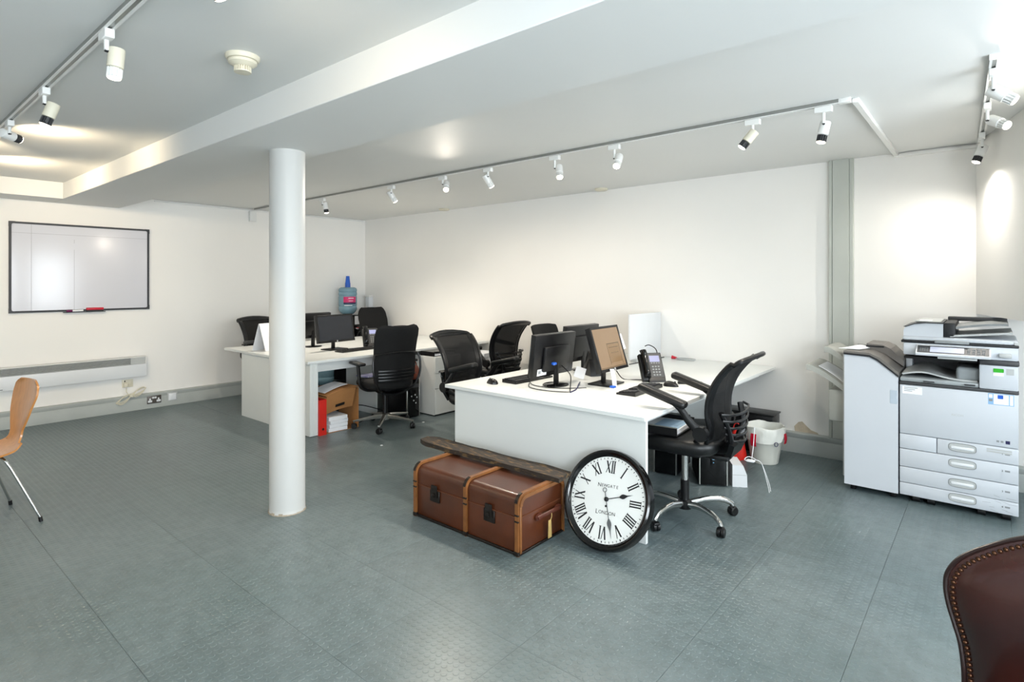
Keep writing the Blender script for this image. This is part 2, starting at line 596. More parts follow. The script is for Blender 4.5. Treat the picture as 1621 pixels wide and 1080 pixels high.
for x, aim, pw, lb, ar in (
    (-5.93, im(.15, -.1, .95), 95, 'white track spotlight pointing down, leftmost on the long track', .035),
    (-4.66, im(.5, -.3, .85), 52, 'small white track spotlight tilted right, between column and first glaring lamp', .035),
    (-3.90, im(.05, .75, .65), 68, 'glaring track spotlight leftmost of the three lit towards the camera', .035),
    (-3.33, im(.5, -.35, .8), 36, 'white track spotlight tilted right between the glaring lamps', .035),
    (-2.62, im(0, .55, .85), 45, 'glaring track spotlight above the monitors, middle of the three lit towards camera', .06),
    (-2.09, im(-.3, .6, .75), 45, 'glaring track spotlight rightmost of the three lit towards camera', .06),
    (-1.125, im(-.6, -.25, .8), 40, 'cream track spotlight tilted left, second from right end of long track', .06),
    (-.735, im(-.2, -.05, .95), 48, 'white track spotlight at the right end of the long track', .06)):
    lamp(lb, (x, TY+.01, hb(x)-.027), aim, pw, arm=ar, body=CREAM if 'cream' in lb else None, dark='glaring' not in lb)
LT = 95
for x, aim, pw, lb, sp in (
    (-1.70, im(.2, -.6, .6), 18, 'track spotlight cut by the top picture edge near smoke detector', 165),
    (-2.68, im(-.1, .0, .95), 24, 'large cream track spotlight glowing over the left floor, nearest on the left track', 120),
    (-3.72, im(-.3, .1, .9), 50, 'cream track spotlight with dark fins, second on the left track', 165),
    (-4.63, V((-.55, .8, -.12)), 28, 'white track spotlight swung left at the left picture edge', 165),
    (-5.1, im(-.95, -.05, .3), 60, 'white track spotlight with dark end, farthest seen on left track', 165),
    (-6.05, V((-.35, .85, .1)), 30, 'white track spotlight beyond the left picture edge, aimed at the soffit', 150)):
    lamp(lb, (x, .69, HF-.024), aim, pw, sp, .9 if pw < 31 else .35, arm=.1 if 'beyond' in lb else .04, body=CREAM if 'cream' in lb else None, tint=(1.0, .80, .54), dark='glowing' not in lb)
for y, aim, pw, lb in ((3.55, im(.6, .5, .6), 20, 'white spotlight turned right on the short track above copier'),
                   (4.2, im(.1, .8, .5), 45, 'glaring spotlight in the middle of the short track above copier'),
                   (5.0, im(-.35, -.1, .9), 42, 'spotlight with dark fins at wall end of the short track above copier')):
    x = .02-.08*(y-3.15)/2.1
    lamp(lb, (x, y, hb(0)-.024), aim, pw, 172, 1.0, trackrz=PI/2, tint=(1, .95, .87), dark='fins' in lb)

t = thing('smoke_detector', 'round cream smoke detector on ceiling beside left track', 'smoke detector', (-2.58, 1.18, HF))
G().lathe([(.072, 0), (.072, -.012), (.066, -.02), (.05, -.022)], 32).build('base', CREAM, t)
G().lathe([(.06, -.022), (.06, -.034), (.045, -.044), (.033, -.05)], 32).build('body', CREAM, t)
g = G()
for i in range(22):
    g.box((.031, -.002, -.068), (.036, .002, -.049), m=M.Rotation(2*PI*i/22, 4, 'Z'))
g.build('vent_fins', CREAM, t)
G().lathe([(.026, -.05), (.026, -.066), (.037, -.068), (.036, -.073), (.0005, -.075)], 24).build('cap', CREAM, t)

# ------------------------------------------------------------------ left wall things
t = thing('whiteboard', 'large whiteboard with black frame on the left wall', 'whiteboard', (XL, 1.762, 1.643))
t.rotation_euler.z = PI/2
hw, hh = .63, .47   # local x along wall (+y world), -y into room
BO = mat('board_enamel', '#d3d4dc', .16, noise=.015, nscale=2, coat=.4)
B('board', BO, t, (-hw+.01, -.018, -hh+.01), (hw-.01, -.002, hh-.01))
FRM = mat('charcoal_frame', '#2b2c30', .4)
for a, b in (((-hw, -.026, hh-.02), (hw, 0, hh)), ((-hw, -.026, -hh), (hw, 0, -hh+.02)), ((-hw, -.026, -hh), (-hw+.02, 0, hh)), ((hw-.02, -.026, -hh), (hw, 0, hh))):
    B('frame_rail', FRM, t, a, b, .003, 1)
for sx in (-1, 1):
    for sz in (-1, 1):
        G().prism([(0, 0), (-.05*sx, 0), (-.05*sx, -.02*sz), (-.03*sx, -.022*sz), (-.022*sx, -.03*sz), (-.02*sx, -.05*sz), (0, -.05*sz)], .03, M.Translation((sx*(hw+.001), 0, sz*(hh+.001))) @ M.Rotation(PI/2, 4, 'X')).build('frame_corner', FRM, t)
LN = mat('ruled_line', '#a2a3ab', .4)
for a, b in (((-hw+.02, .355), (hw-.02, .358)), ((-.453, -hh+.02), (-.450, hh-.02)), ((-.091, -hh+.02), (-.088, .2)), ((-.091, .27), (-.088, .31))):
    B('ruled_line', LN, t, (a[0], -.0186, a[1]), (b[0], -.0178, b[1]))
TL = B('pen_tray', FRM, t, (-.19, -.05, -hh-.012), (.19, -.018, -hh-.004), .002, 1)
def marker(label, y0, y1, z, r, m1, m2, cat='marker'):
    t = thing('board_marker' if cat == 'marker' else 'board_eraser', label, cat, (XL+.037, y0, z))
    L = y1-y0
    G().cyl((0, 0, 0), (0, L*.33, 0), r*1.05, n=14).build('cap', m1, t)
    G().cyl((0, L*.33, 0), (0, L*.95, 0), r, n=14).build('barrel', m2, t)
    G().cyl((0, L*.95, 0), (0, L, 0), r*.7, n=14).build('plug', INK, t)
marker('white marker with purple cap lying under the whiteboard', 1.6, 1.755, 1.18, .0115, mat('purple_cap', '#6a1450', .4), PAPER)
t = thing('board_eraser', 'red eraser lying on the whiteboard ledge', 'eraser', (XL+.037, 1.775, 1.187))
B('handle', REDP, t, (-.016, 0, -.004), (.014, .16, .022), .006, 3)
B('felt', INK, t, (-.014, .003, -.019), (.012, .157, -.004))

t = thing('convector_heater', 'long slim white convector heater with grille on the left wall', 'heater', (XL, 0, .394))
t.rotation_euler.z = PI/2
x0, x1 = .2, 2.347
B('casing', WPLAST, t, (x0, -.085, 0), (x1, -.012, .145), .004)
B('back_plate', WMETAL, t, (x0, -.03, .145), (x1, -.012, .232))
B('top_lip', WMETAL, t, (x0, -.085, .222), (x1, -.012, .232), .002, 1)
B('end_plate', WMETAL, t, (x1-.012, -.085, .145), (x1, -.03, .222))
B('end_plate', WMETAL, t, (x0, -.085, .145), (x0+.012, -.03, .222))
B('grille_shadow', DGREY, t, (x0+.012, -.035, .147), (x1-.16, -.031, .222))
B('grille_blank', LGREY, t, (x1-.16, -.08, .147), (x1-.012, -.03, .222))
for i in range(6):
    B('grille_slat', LGREY, t, (x0+.012, -.083, .150+i*.0125), (x1-.16, -.045, .156+i*.0125), m=None)
B('badge', DGREY, t, (1.03, -.0865, .012), (1.075, -.085, .018))
for x in (.5, 2.1):
    B('wall_bracket', LGREY, t, (x, -.014, -.01), (x+.05, 0, .2))

t = thing('wall_socket', 'white wall socket under right end of heater', 'socket', (XL, 2.175, .32))
t.rotation_euler.z = PI/2
B('plate', CREAM, t, (-.055, -.012, -.045), (.055, 0, .045), .003)
B('switch', CREAM, t, (.008, -.018, -.02), (.03, -.012, .02), .003)
B('plug', CREAM, t, (-.045, -.045, -.04), (-.003, -.012, .01), .006)
B('pin_slot', INK, t, (-.035, -.0125, .018), (-.022, -.0118, .034))
t = thing('heater_cable', 'bundled cream heater flex tied in a bow below socket', 'cable', (XL+.06, 2.2, .2))
for k_, (sx, sz) in enumerate(((1, 1), (-1, -1))):
    for q in range(3):
        r_ = .05+.014*q
        pts = [(.012*q-.01, sx*(.075+.075*math.cos(a_)*(1-.12*q)), sz*.035*math.cos(a_)+.018*(1+.5*q)*math.sin(a_)*1.1+sz*.035-.02) for a_ in [2*PI*i/18 for i in range(18)]]
        G().tube(pts, .0045, 6, True).build('coil', CREAM, t)
G().tube(spline([(-.02, -.045, .07), (0, -.05, .03), (.0, -.03, .0), (0, 0, -.02)]), .0045, 6).build('lead', CREAM, t)
G().cyl((0, 0, -.035), (0, 0, .0), .022, n=12).build('tie', CREAM, t)
t = thing('double_socket', 'dark double power socket set in left skirting trunking', 'socket', (XL+.048, 2.435, .098))
t.rotation_euler.z = PI/2
B('plate', mat('bronze_plate', '#5a5450', .35, .4), t, (-.075, -.008, -.045), (.075, 0, .045), .003)
for sx in (-1, 1):
    B('outlet', WPLAST, t, (sx*.045-.022, -.011, -.03), (sx*.045+.022, -.008, -.005), .002, 1)
    B('outlet', WPLAST, t, (sx*.045-.008, -.011, -.005), (sx*.045+.008, -.008, .018), .002, 1)
    B('rocker', WPLAST, t, (sx*.012-.011, -.014, .012), (sx*.012+.011, -.008, .034), .002, 1)
t = thing('blank_plate', 'pale outlet plate in the skirting trunking right of dark socket', 'plate', (XL+.048, 2.63, .105))
t.rotation_euler.z = PI/2
B('plate', LGREY, t, (-.055, -.006, -.05), (.055, 0, .05), .002, 1)
B('insert', WPLAST, t, (-.042, -.012, -.04), (.042, -.006, .04), .003)

# ------------------------------------------------------------------ plywood chair at left edge
WOOD = mat('beech_ply', '#b67c42', .32, noise=.12, nscale=7, stretch=(9, 9, 1), coat=.3)
def ply_chair():
    t = thing('plywood_chair', 'moulded beech plywood chair with chrome legs at left picture edge', 'chair', (-4.74, .55, 0), R(188))
    prof = [(p.x, p.y) for p in spline([V((a, b, 0)) for a, b in [(.23, .425), (.15, .445), (.05, .435), (-.06, .43), (-.15, .445), (-.205, .50), (-.22, .58), (-.238, .68), (-.262, .78), (-.275, .86)]], 4)]
    wid = [(0, .17), (.12, .215), (.3, .215), (.42, .175), (.55, .095), (.62, .09), (.75, .15), (.88, .19), (.95, .175), (1, .12)]
    n = len(prof)-1
    def f(u, v):
        i = v*n
        k_ = min(int(i), n-1)
        fr = i-k_
        y = prof[k_][0]*(1-fr)+prof[k_+1][0]*fr
        z = prof[k_][1]*(1-fr)+prof[k_+1][1]*fr
        hw_ = lerp1(wid, v)
        s_ = (u-.5)*2
        cup = .02*s_*s_
        return (s_*hw_, y+(cup if v > .5 else 0), z+(cup*.6 if v <= .5 else 0))
    G().slab(f, 10, n, .011).build('shell', WOOD, t)
    for sy in (1, -1):
        for sx in (-1, 1):
            yt, yb = (.14, .22) if sy > 0 else (-.08, -.24)
            p = spline([(0, yt, .41), (sx*.10, yt, .418), (sx*.155, yt+sy*.01, .405), (sx*.175, yt+sy*.03, .36)], 5)+[V((sx*.25, yb, .018))]
            leg = G().tube(p, .0085, 10).build('leg', CHROME, t)
            G().cyl((sx*.25, yb, 0), (sx*.2475, yb-sy*.004, .03), .011, n=10).build('foot', BLACK, leg)
    G().lathe([(.08, .405), (.08, .425)], 20).build('mount_plate', BLACK, t)
ply_chair()

# ------------------------------------------------------------------ desks
def desk(label, x0, x1, y0, panel_x, xm, beamx):
    t = thing('bench_desk', label, 'desk', ((x0+x1)/2, y0, 0), 0, 'white bench desks')
    ox = (x0+x1)/2
    L = YB-.01-y0
    B('worktop', WHITE, t, (x0-ox, 0, .705), (x1-ox, L, .73), .002, 1)
    return t, ox, L
DT1, ox1, L1 = desk('large white double bench desk behind the trunk and clock', -3.112, -1.487, 2.917, 0, 0, 0)
B('end_panel', WHITE, DT1, (-3.045-ox1, .04, 0), (-1.50-ox1, .065, .705), .001, 1)
B('modesty_panel', WHITE, DT1, (-2.31-ox1, .065, .25), (-2.29-ox1, L1-.1, .705))
B('rear_panel', WHITE, DT1, (-3.045-ox1, L1-.1, 0), (-1.95-ox1, L1-.075, .705))
for xx in (-2.95, -1.62):
    B('side_rail', WHITE, DT1, (xx-ox1, .065, .64), (xx+.02-ox1, L1-.1, .705))
B('support_bracket', WHITE, DT1, (-1.66-ox1, L1-.6, .62), (-1.64-ox1, L1-.42, .705))
B('cable_tray', WHITE, DT1, (-2.45-ox1, .3, .55), (-2.32-ox1, L1-.3, .56))
DT2, ox2, L2 = desk('large white double bench desk behind the column', -6.80, -4.98, 2.895, 0, 0, 0)
B('end_panel', WHITE, DT2, (-6.42-ox2, .03, 0), (-5.2-ox2, .055, .705))
e = B('leg_casing', WHITE, DT2, (-5.2-ox2, .03, .006), (-4.995-ox2, .115, .705))
for i in range(5):
    B('flute', WHITE, e, (-4.995-ox2, .036+i*.016, .01), (-4.991-ox2, .046+i*.016, .70), .001, 1)
B('plinth', INK, DT2, (-6.41-ox2, .035, 0), (-4.998-ox2, .11, .006))
B('modesty_panel', WHITE, DT2, (-5.9-ox2, .06, .62), (-5.88-ox2, L2-.1, .705))
B('side_rail', WHITE, DT2, (-5.13-ox2, .115, .60), (-5.11-ox2, 1.3, .705))
B('rear_panel', WHITE, DT2, (-6.5-ox2, L2-.06, 0), (-5.1-ox2, L2-.04, .705))
B('cross_panel', WHITE, DT2, (-5.88-ox2, 1.02, 0), (-5.3-ox2, 1.04, .705))

# pedestal and low cabinet by the far desk
t = thing('drawer_pedestal', 'white drawer pedestal at the edge of the far bench desk', 'pedestal', (-4.715, 4.275, 0))
B('plinth', INK, t, (-.50, .01, 0), (-.02, .39, .012))
B('carcass', WHITE, t, (-.52, 0, .012), (-.018, .40, .66), .002, 1)
for z0, z1 in ((.02, .30), (.306, .47), (.476, .655)):
    d_ = B('drawer_front', WHITE, t, (-.018, .002, z0), (0, .398, z1), .002, 1)
    B('drawer_pull', LGREY, d_, (-.004, .14, z1-.02), (.006, .26, z1-.008), .002, 1)
t = thing('letter_tray', 'black letter tray with papers on the white pedestal', 'tray', (-4.845, 4.45, .661))
B('base', BLACK, t, (-.12, -.17, 0), (.11, .17, .006))
for a, b in (((-.12, -.17, 0), (-.114, .17, .045)), ((-.12, -.17, 0), (.11, -.164, .045)), ((-.12, .164, 0), (.11, .17, .045))):
    B('side', BLACK, t, a, b)
B('papers', PAPER, t, (-.105, -.15, .006), (.10, .15, .024))
B('upper_shelf', BLACK, t, (-.12, -.17, .045), (.09, .17, .051))
t = thing('low_cabinet', 'low white cabinet under the paper pile behind the mesh chairs', 'cabinet', (-4.83, 5.15, 0))
B('carcass', WHITE, t, (-.35, -.2, .0), (.13, .2, .36), .003, 1)
B('door', WHITE, t, (.13, -.195, .02), (.148, .195, .35), .002, 1)
for i in range(5):
    g = G().box((-.12+.02*rnd.random(), -.16+.02*rnd.random(), 0), (.12+.03*rnd.random(), .15+.03*rnd.random(), .053), .004, 1, M.Rotation(R(rnd.uniform(-9, 9)), 4, 'Z'))
    tag(g.build('paper_bundle', PAPER, None, m=M.Translation((-4.84, 5.15, .361+.054*i))), 'bundle of white papers piled behind mesh chairs, %s' % ('lowest', 'second from bottom', 'middle one', 'second from top', 'topmost')[i], 'papers', 'paper pile behind the mesh chairs')

# ------------------------------------------------------------------ office chairs
def caster(parent, x, y, a, wh=BLACK):
    c = G()
    c.box((-.018, -.02, .035), (.018, .026, .056), .006, 2, M.Translation((x, y, 0)) @ M.Rotation(a, 4, 'Z'))
    c.cyl((x, y, .05), (x, y, .085), .006, n=8)
    h = c.build('caster', BLACK, parent)
    u = V((math.cos(a), math.sin(a), 0))
    for s_ in (-1, 1):
        p = V((x, y, .028))+u*s_*.012
        G().lathe([(.006, -.011), (.024, -.011), (.028, -.007), (.028, .007), (.024, .011), (.006, .011)], 18, M.Translation(p) @ u.to_track_quat('Z', 'Y').to_matrix().to_4x4()).build('wheel', wh, h)

def base5(t, a0, kind, r=.31):
    if kind == 'chrome':
        G().lathe([(.03, .055), (.042, .06), (.045, .075), (.042, .105), (.032, .115)], 24).build('hub', BLACK, t)
    else:
        G().lathe([(.03, .07), (.045, .075), (.046, .13), (.032, .14)], 24).build('hub', ALU, t)
    for i in range(5):
        a = a0+2*PI*i/5
        u = V((math.cos(a), math.sin(a), 0))
        if kind == 'chrome':
            p = spline([u*.035+V((0, 0, .09)), u*.14+V((0, 0, .11)), u*.24+V((0, 0, .105)), u*(r-.015)+V((0, 0, .082)), u*r+V((0, 0, .062))], 4)
            G().tube(p, [.021-.006*j/(len(p)-1) for j in range(len(p))], 10, flat=.85).build('base_arm', CHROME, t)
        else:
            w2 = V((-u.y, u.x, 0))
            rings = []
            g = G()
            for d_, z, hw_, hh_ in ((.03, .11, .024, .022), (.12, .105, .021, .018), (r-.02, .083, .014, .009), (r+.012, .08, .013, .007)):
                c = u*d_+V((0, 0, z))
                rings.append(g.ring([c+w2*hw_+V((0, 0, hh_*.4)), c+w2*hw_*.6+V((0, 0, hh_)), c-w2*hw_*.6+V((0, 0, hh_)), c-w2*hw_+V((0, 0, hh_*.4)), c-w2*hw_*.7-V((0, 0, hh_)), c+w2*hw_*.7-V((0, 0, hh_))]))
            g.skin(rings).build('base_arm', ALU, t)
        caster(t, u.x*r, u.y*r, a+.6+i*1.3)

def seat(t, mt, z, w_=.25, d_=.245):
    def f(u, v):
        return (0, 0, 0)
    g = G()
    rings = []
    n = 28
    def loop(sx, sy, zz):
        pts = []
        for i in range(n):
            a = 2*PI*i/n
            c, s_ = math.cos(a), math.sin(a)
            p = 4.2
            rr = (abs(c)**p+abs(s_)**p)**(-1/p)
            x, y = c*rr*sx, s_*rr*sy
            pts.append((x*(1-.06*(1 if y < 0 else 0)), y, zz-(.028*max(0, y/sy-.45)**2*3 if True else 0)))
        return g.ring(pts)
    for sx, sy, dz in ((.62, .62, -.02), (.9, .9, -.012), (.99, .99, .012), (1, 1, .035), (.985, .985, .055), (.93, .93, .07), (.75, .75, .078), (.4, .4, .075), (.05, .05, .073)):
        rings.append(loop(w_*sx, d_*sy, z+dz))
    g.skin(rings)
    return g.build('seat', mt, t)

def mesh_chair(label, loc, rz, a0=.3, zs=.44, armup=14, lift=0.):
    t = thing('mesh_office_chair', label, 'chair', loc, rz, 'black mesh office chairs')
    base5(t, a0, 'chrome', .315)
    zs += lift
    G().cyl((0, 0, .1), (0, 0, .24), .027, n=16).build('gas_lift_cover', BLACK, t)
    G().cyl((0, 0, .24), (0, 0, zs-.05), .02, n=16).build('gas_lift', CHROME, t)
    B('mechanism', BLACK, t, (-.07, -.12, zs-.065), (.07, .1, zs-.015), .012)
    lv = G().tube([(.05, .02, zs-.04), (.2, .03, zs-.05)], .006, 8).build('lever', BLACK, t)
    G().lathe([(.001, -.008), (.02, -.006), (.03, 0), (.02, .006), (.001, .008)], 14, M.Translation((.235, .03, zs-.055)) @ M.Diagonal((1.5, .8, .7, 1))).build('paddle', BLACK, lv)
    seat(t, BLEATH, zs)
    dz = zs-.44
    prof = [(V((p[0], p[1]+dz, 0))) for p in ((-.235, .50), (-.262, .60), (-.255, .68), (-.262, .77), (-.30, .87), (-.365, .96), (-.425, 1.015), (-.455, 1.035))]
    P = spline(prof, 4)
    wid = [(0, .175), (.25, .215), (.6, .232), (.85, .24), (.95, .228), (1, .205)]
    n = len(P)-1
    def f(s_, v):
        i = v*n
        k_ = min(int(i), n-1)
        q = P[k_].lerp(P[k_+1], i-k_)
        return V((s_*lerp1(wid, v), q.x+.045*s_*s_-.02*(1-abs(s_))*0, q.y-(.02*s_*s_ if v > .8 else 0)))
    G().slab(lambda u, v: f(2*u-1, .02+v*.88), 10, 24, .006).build('mesh_panel', MESHM, t)
    per = [f(1, v/24) for v in range(25)]+[f(s_, 1) for s_ in (.8, .4, 0, -.4, -.8)]+[f(-1, 1-v/24) for v in range(25)]+[f(s_, 0) for s_ in (-.6, 0, .6)]
    G().tube(per, .0145, 8, True).build('back_frame', BLACK, t)
    G().tube([f(s_/6, .9) for s_ in range(-6, 7)], .013, 8).build('top_bar', BLACK, t)
    def band(u, v):
        return f((2*u-1)*.98, .72+v*.17)
    for s_ in (-1, 1):
        def br(v, s_=s_):
            return f(s_*.97, v)
        G().slab(lambda u, v, s_=s_: f(s_*(.80+.18*u), .05+v*.84), 2, 16, .01).build('frame_band', BLACK, t)
    G().slab(lambda u, v: f((2*u-1)*.98, .80+v*.1), 8, 3, .01).build('frame_band', BLACK, t)
    # outer lumbar shell: two struts and curved ribs
    for s_ in (-1, 1):
        G().tube(spline([(s_*.045, -.20, .44+dz), (s_*.075, -.285, .47+dz), (s_*.14, -.315, .58+dz), (s_*.195, -.285, .70+dz)], 5), [.026]*10+[.02]*6, 8, flat=.7).build('back_strut', BLACK, t)
    for k_ in range(5):
        z = .53+k_*.042+dz
        hw_ = .125+.025*k_
        G().tube([(s2*hw_, -.325-.04*(1-s2*s2)+(.03 if abs(s2) > .9 else 0), z-.012*(1-s2*s2)) for s2 in [q/5 for q in range(-5, 6)]], .0085, 8, flat=.8).build('lumbar_rib', BLACK, t)
    G().slab(lambda u, v: (.11*(2*u-1)*(1+.3*v), -.30-.03*v, .43+v*.08+dz), 6, 3, .03).build('spine_block', BLACK, t)
    B('back_bracket', BLACK, t, (-.05, -.28, zs-.06), (.05, -.08, zs-.03), .01)
    for s_ in (-1, 1):
        pv = V((s_*.262, -.19, .58+dz))
        arm = G().tube(spline([pv, pv+V((s_*.006, .07, .07)), pv+V((s_*.008, .12, .135)), pv+V((s_*.008, .17, .17))], 5), [.03, .029, .027, .026, .025, .024, .023, .022, .021, .02, .02, .02, .019, .019, .018, .018][:16], 10, flat=.65).build('arm', BLACK, t)
        G().cyl(pv+V((-.02, 0, 0)), pv+V((.02, 0, 0)), .043, n=20).build('pivot_disc', BLACK, arm)
        tm = M.Translation(pv+V((s_*.008, .13, .165))) @ M.Rotation(R(armup), 4, 'X')
        g = G().box((-.04, -.05, -.022), (.04, .26, .024), .02, 3)
        g.build('arm_pad', BLEATH, t, m=tm)
        G().tube([pv+V((-s_*.02, 0, 0)), V((s_*.2, -.14, .52+dz)), V((s_*.1, -.08, zs-.03))], .014, 8).build('arm_bracket', BLACK, t)
    return t

mesh_chair('black mesh office chair with chrome base in front of the tan screen', (-1.49, 3.47, 0), R(93), a0=R(-120), armup=17, lift=.03)
mesh_chair('black mesh chair behind the mouse, left of the near desk', (-3.43, 3.65, 0), R(-90), a0=R(-92), armup=14, lift=.0)
mesh_chair('black mesh chair with slotted top in front of the paper pile', (-4.42, 4.86, 0), R(88), a0=.5, armup=6, lift=.02)
mesh_chair('black mesh chair with slotted top left of the column, at left wall', (-6.98, 3.55, 0), R(-88), a0=.2, armup=6, lift=.0)

def fabric_chair(label, loc, rz, a0=0., top=1.06):
    t = thing('fabric_office_chair', label, 'chair', loc, rz, 'black padded office chairs')
    base5(t, a0, 'alu', .31)
    G().cyl((0, 0, .13), (0, 0, .40), .027, .022, n=16).build('gas_lift', BLACK, t)
    B('mechanism', BLACK, t, (-.08, -.13, .36), (.08, .1, .42), .015)
    seat(t, BFAB, .43, .255, .25)
    G().slab(lambda u, v: (.17*(2*u-1), -.21+.1*v-.08*(1-v)*0, .36+.04*(2*u-1)**2+.015*v), 8, 3, .02).build('seat_cradle', BLACK, t)
    prof = [V((y, z, 0)) for y, z in ((-.22, .47), (-.255, .56), (-.262, .66), (-.268, .78), (-.29, .90), (-.325, 1.0), (-.35, top))]
    P = spline(prof, 4)
    n = len(P)-1
    wid = [(0, .19), (.15, .222), (.45, .225), (.75, .235), (.88, .228), (.95, .205), (1, .165)]
    def f(s_, v):
        i = v*n
        k_ = min(int(i), n-1)
        q = P[k_].lerp(P[k_+1], i-k_)
        return V((s_*lerp1(wid, v), q.x+.05*s_*s_, q.y))
    G().slab(lambda u, v: f(2*u-1, v), 12, 24, lambda u, v: .022+.03*min(1, 4*u*(1-u)*1.6)*min(1, 4*v*(1-v)*2)).build('backrest', BFAB, t)
    # rear ribbed lumbar plate and bowed bar
    for k_ in range(4):
        z = .52+k_*.03
        G().tube([(s2/6*.19, -.305+.05*(s2/6)**2, z) for s2 in range(-6, 7)], .012, 6, flat=.5).build('lumbar_rib', BLACK, t)
    G().tube([(s2/8*.235, -.335+.075*abs(s2/8)**3, .80-.025*(s2/8)**2+.0) for s2 in range(-8, 9)], .008, 8).build('bow_bar', BLACK, t)
    for s_ in (-1, 1):
        G().tube(spline([(s_*.235, -.26, .775), (s_*.255, -.275, .70), (s_*.245, -.28, .56), (s_*.17, -.25, .42), (s_*.06, -.12, .39)], 5), .011, 8).build('side_strut', BLACK, t)
        a = G().tube(spline([(s_*.08, -.03, .395), (s_*.2, -.02, .40), (s_*.275, -.01, .45), (s_*.285, .0, .56), (s_*.29, .01, .655)], 5), [.018]*21, 8, flat=1.3).build('arm_post', BLACK, t)
        G().box((s_*.29-.042, -.10, .655), (s_*.29+.042, .15, .685), .014, 3).build('arm_pad', BLEATH, t)
    return t
fabric_chair('black padded office chair with silver base beside cardboard box', (-4.80, 3.66, 0), R(78), a0=R(-54))
fabric_chair('black padded office chair next to the water cooler', (-6.68, 5.06, 0), R(-94), a0=.4, top=1.12)
fabric_chair('black padded office chair mostly hidden behind dark monitor', (-3.50, 5.04, 0), R(-88), a0=.9, top=1.0)

# ------------------------------------------------------------------ screens, keyboards, mice, phones
SCR_OFF = mat('dark_screen', '#20252e', .18, noise=.05, nscale=2)
def screen_mat():
    m = bpy.data.materials.new('tan_screen_glow')
    m.use_nodes = True
    nt = m.node_tree
    p = nt.nodes['Principled BSDF']
    p.inputs['Base Color'].default_value = (.02, .02, .02, 1)
    p.inputs['Roughness'].default_value = .3
    tc = nt.nodes.new('ShaderNodeTexCoord')
    n = nt.nodes.new('ShaderNodeTexNoise')
    n.inputs['Scale'].default_value = 6
    nt.links.new(tc.outputs['Object'], n.inputs['Vector'])
    r = nt.nodes.new('ShaderNodeValToRGB')
    r.color_ramp.elements[0].color = (*lin('#c9a57c'), 1)
    r.color_ramp.elements[1].color = (*lin('#bd9a73'), 1)
    nt.links.new(n.outputs['Fac'], r.inputs[0])
    nt.links.new(r.outputs[0], p.inputs['Emission Color'])
    p.inputs['Emission Strength'].default_value = .72
    return m
SCR_TAN = screen_mat()
def monitor(name, label, loc, rz, w_, h_, zb, tilt, scr, foot='round', logo=False, sticker=False):
    """faces local +Y, foot on desk at z=0"""
    t = thing(name, label, 'monitor', loc, rz, 'desktop monitors')
    T = M.Translation((0, 0, zb+h_/2)) @ M.Rotation(R(tilt), 4, 'X')
    hw_, hh_ = w_/2, h_/2
    bz = .018
    B('housing', BLACK, t, (-hw_, -.035, -hh_), (hw_, .006, hh_), .006, 2, T)
    B('rear_bulge', BLACK, t, (-hw_*.62, -.062, -hh_*.75), (hw_*.62, -.033, hh_*.45), .014, 2, T)
    sp = B('screen', scr, t, (-hw_+bz, .006, -hh_+bz*1.25), (hw_-bz, .0075, hh_-bz), 0, 1, T)
    for a, b in (((-hw_, hh_-bz), (hw_, hh_)), ((-hw_, -hh_), (hw_, -hh_+bz*1.25)), ((-hw_, -hh_), (-hw_+bz, hh_)), ((hw_-bz, -hh_), (hw_, hh_))):
        B('bezel', BLACK, t, (a[0], .004, a[1]), (b[0], .011, b[1]), .002, 1, T)
    if logo:
        lg = G().lathe([(.0005, 0), (.009, 0), (.009, .001)], 20, T @ M.Translation((0, .011, -hh_+bz*.62)) @ M.Rotation(-PI/2, 4, 'X')).build('logo_disc', WPLAST, t)
        G().text('hp', .012, T @ M.Translation((0, .0125, -hh_+bz*.62)) @ M.Rotation(PI/2, 4, 'X') @ M.Rotation(PI, 4, 'Y'), .0003).build('logo_letters', INK, lg)
    if sticker:
        B('rating_label', PAPER, t, (-.20, -.0362, -hh_+.014), (-.09, -.0352, -hh_+.061), 0, 1, T)
        B('rating_text', GREYTXT, t, (-.19, -.0366, -hh_+.028), (-.16, -.0362, -hh_+.05), 0, 1, T)
        B('video_plug', BLUE, t, (-.075, -.085, -hh_*.42), (-.035, -.06, -hh_*.30), .004, 1, T)
    B('neck', BLACK, t, (-.022, -.055, .008), (.022, -.03, zb+h_*.45), .008)
    if foot == 'round':
        G().lathe([(.0005, 0), (.105, 0), (.108, .005), (.1, .011), (.03, .016), (.0005, .017)], 36, M.Translation((0, -.04, 0)) @ M.Diagonal((1, .85, 1, 1))).build('foot', BGLOSS, t)
    else:
        B('foot', BLACK, t, (-.12, -.11, 0), (.12, .07, .012), .005)
    return t
ZD = .7305
def deskpos(x, y):
    return (x, y, ZD)
# near desk
MG = monitor('desktop_monitor', 'black monitor seen from behind with white label and blue plug', deskpos(-2.50, 3.42), R(90), .50, .31, .075, 7, SCR_OFF, 'round', sticker=True)
MH = monitor('desktop_monitor', 'black monitor with tan screen facing the near mesh chair', deskpos(-2.18, 3.70), R(-88), .42, .335, .10, 17, SCR_TAN, 'flat', logo=True)
monitor('desktop_monitor', 'dark monitor between label monitor and tan screen', deskpos(-2.75, 4.17), R(90), .50, .31, .08, 6, SCR_OFF, 'round')
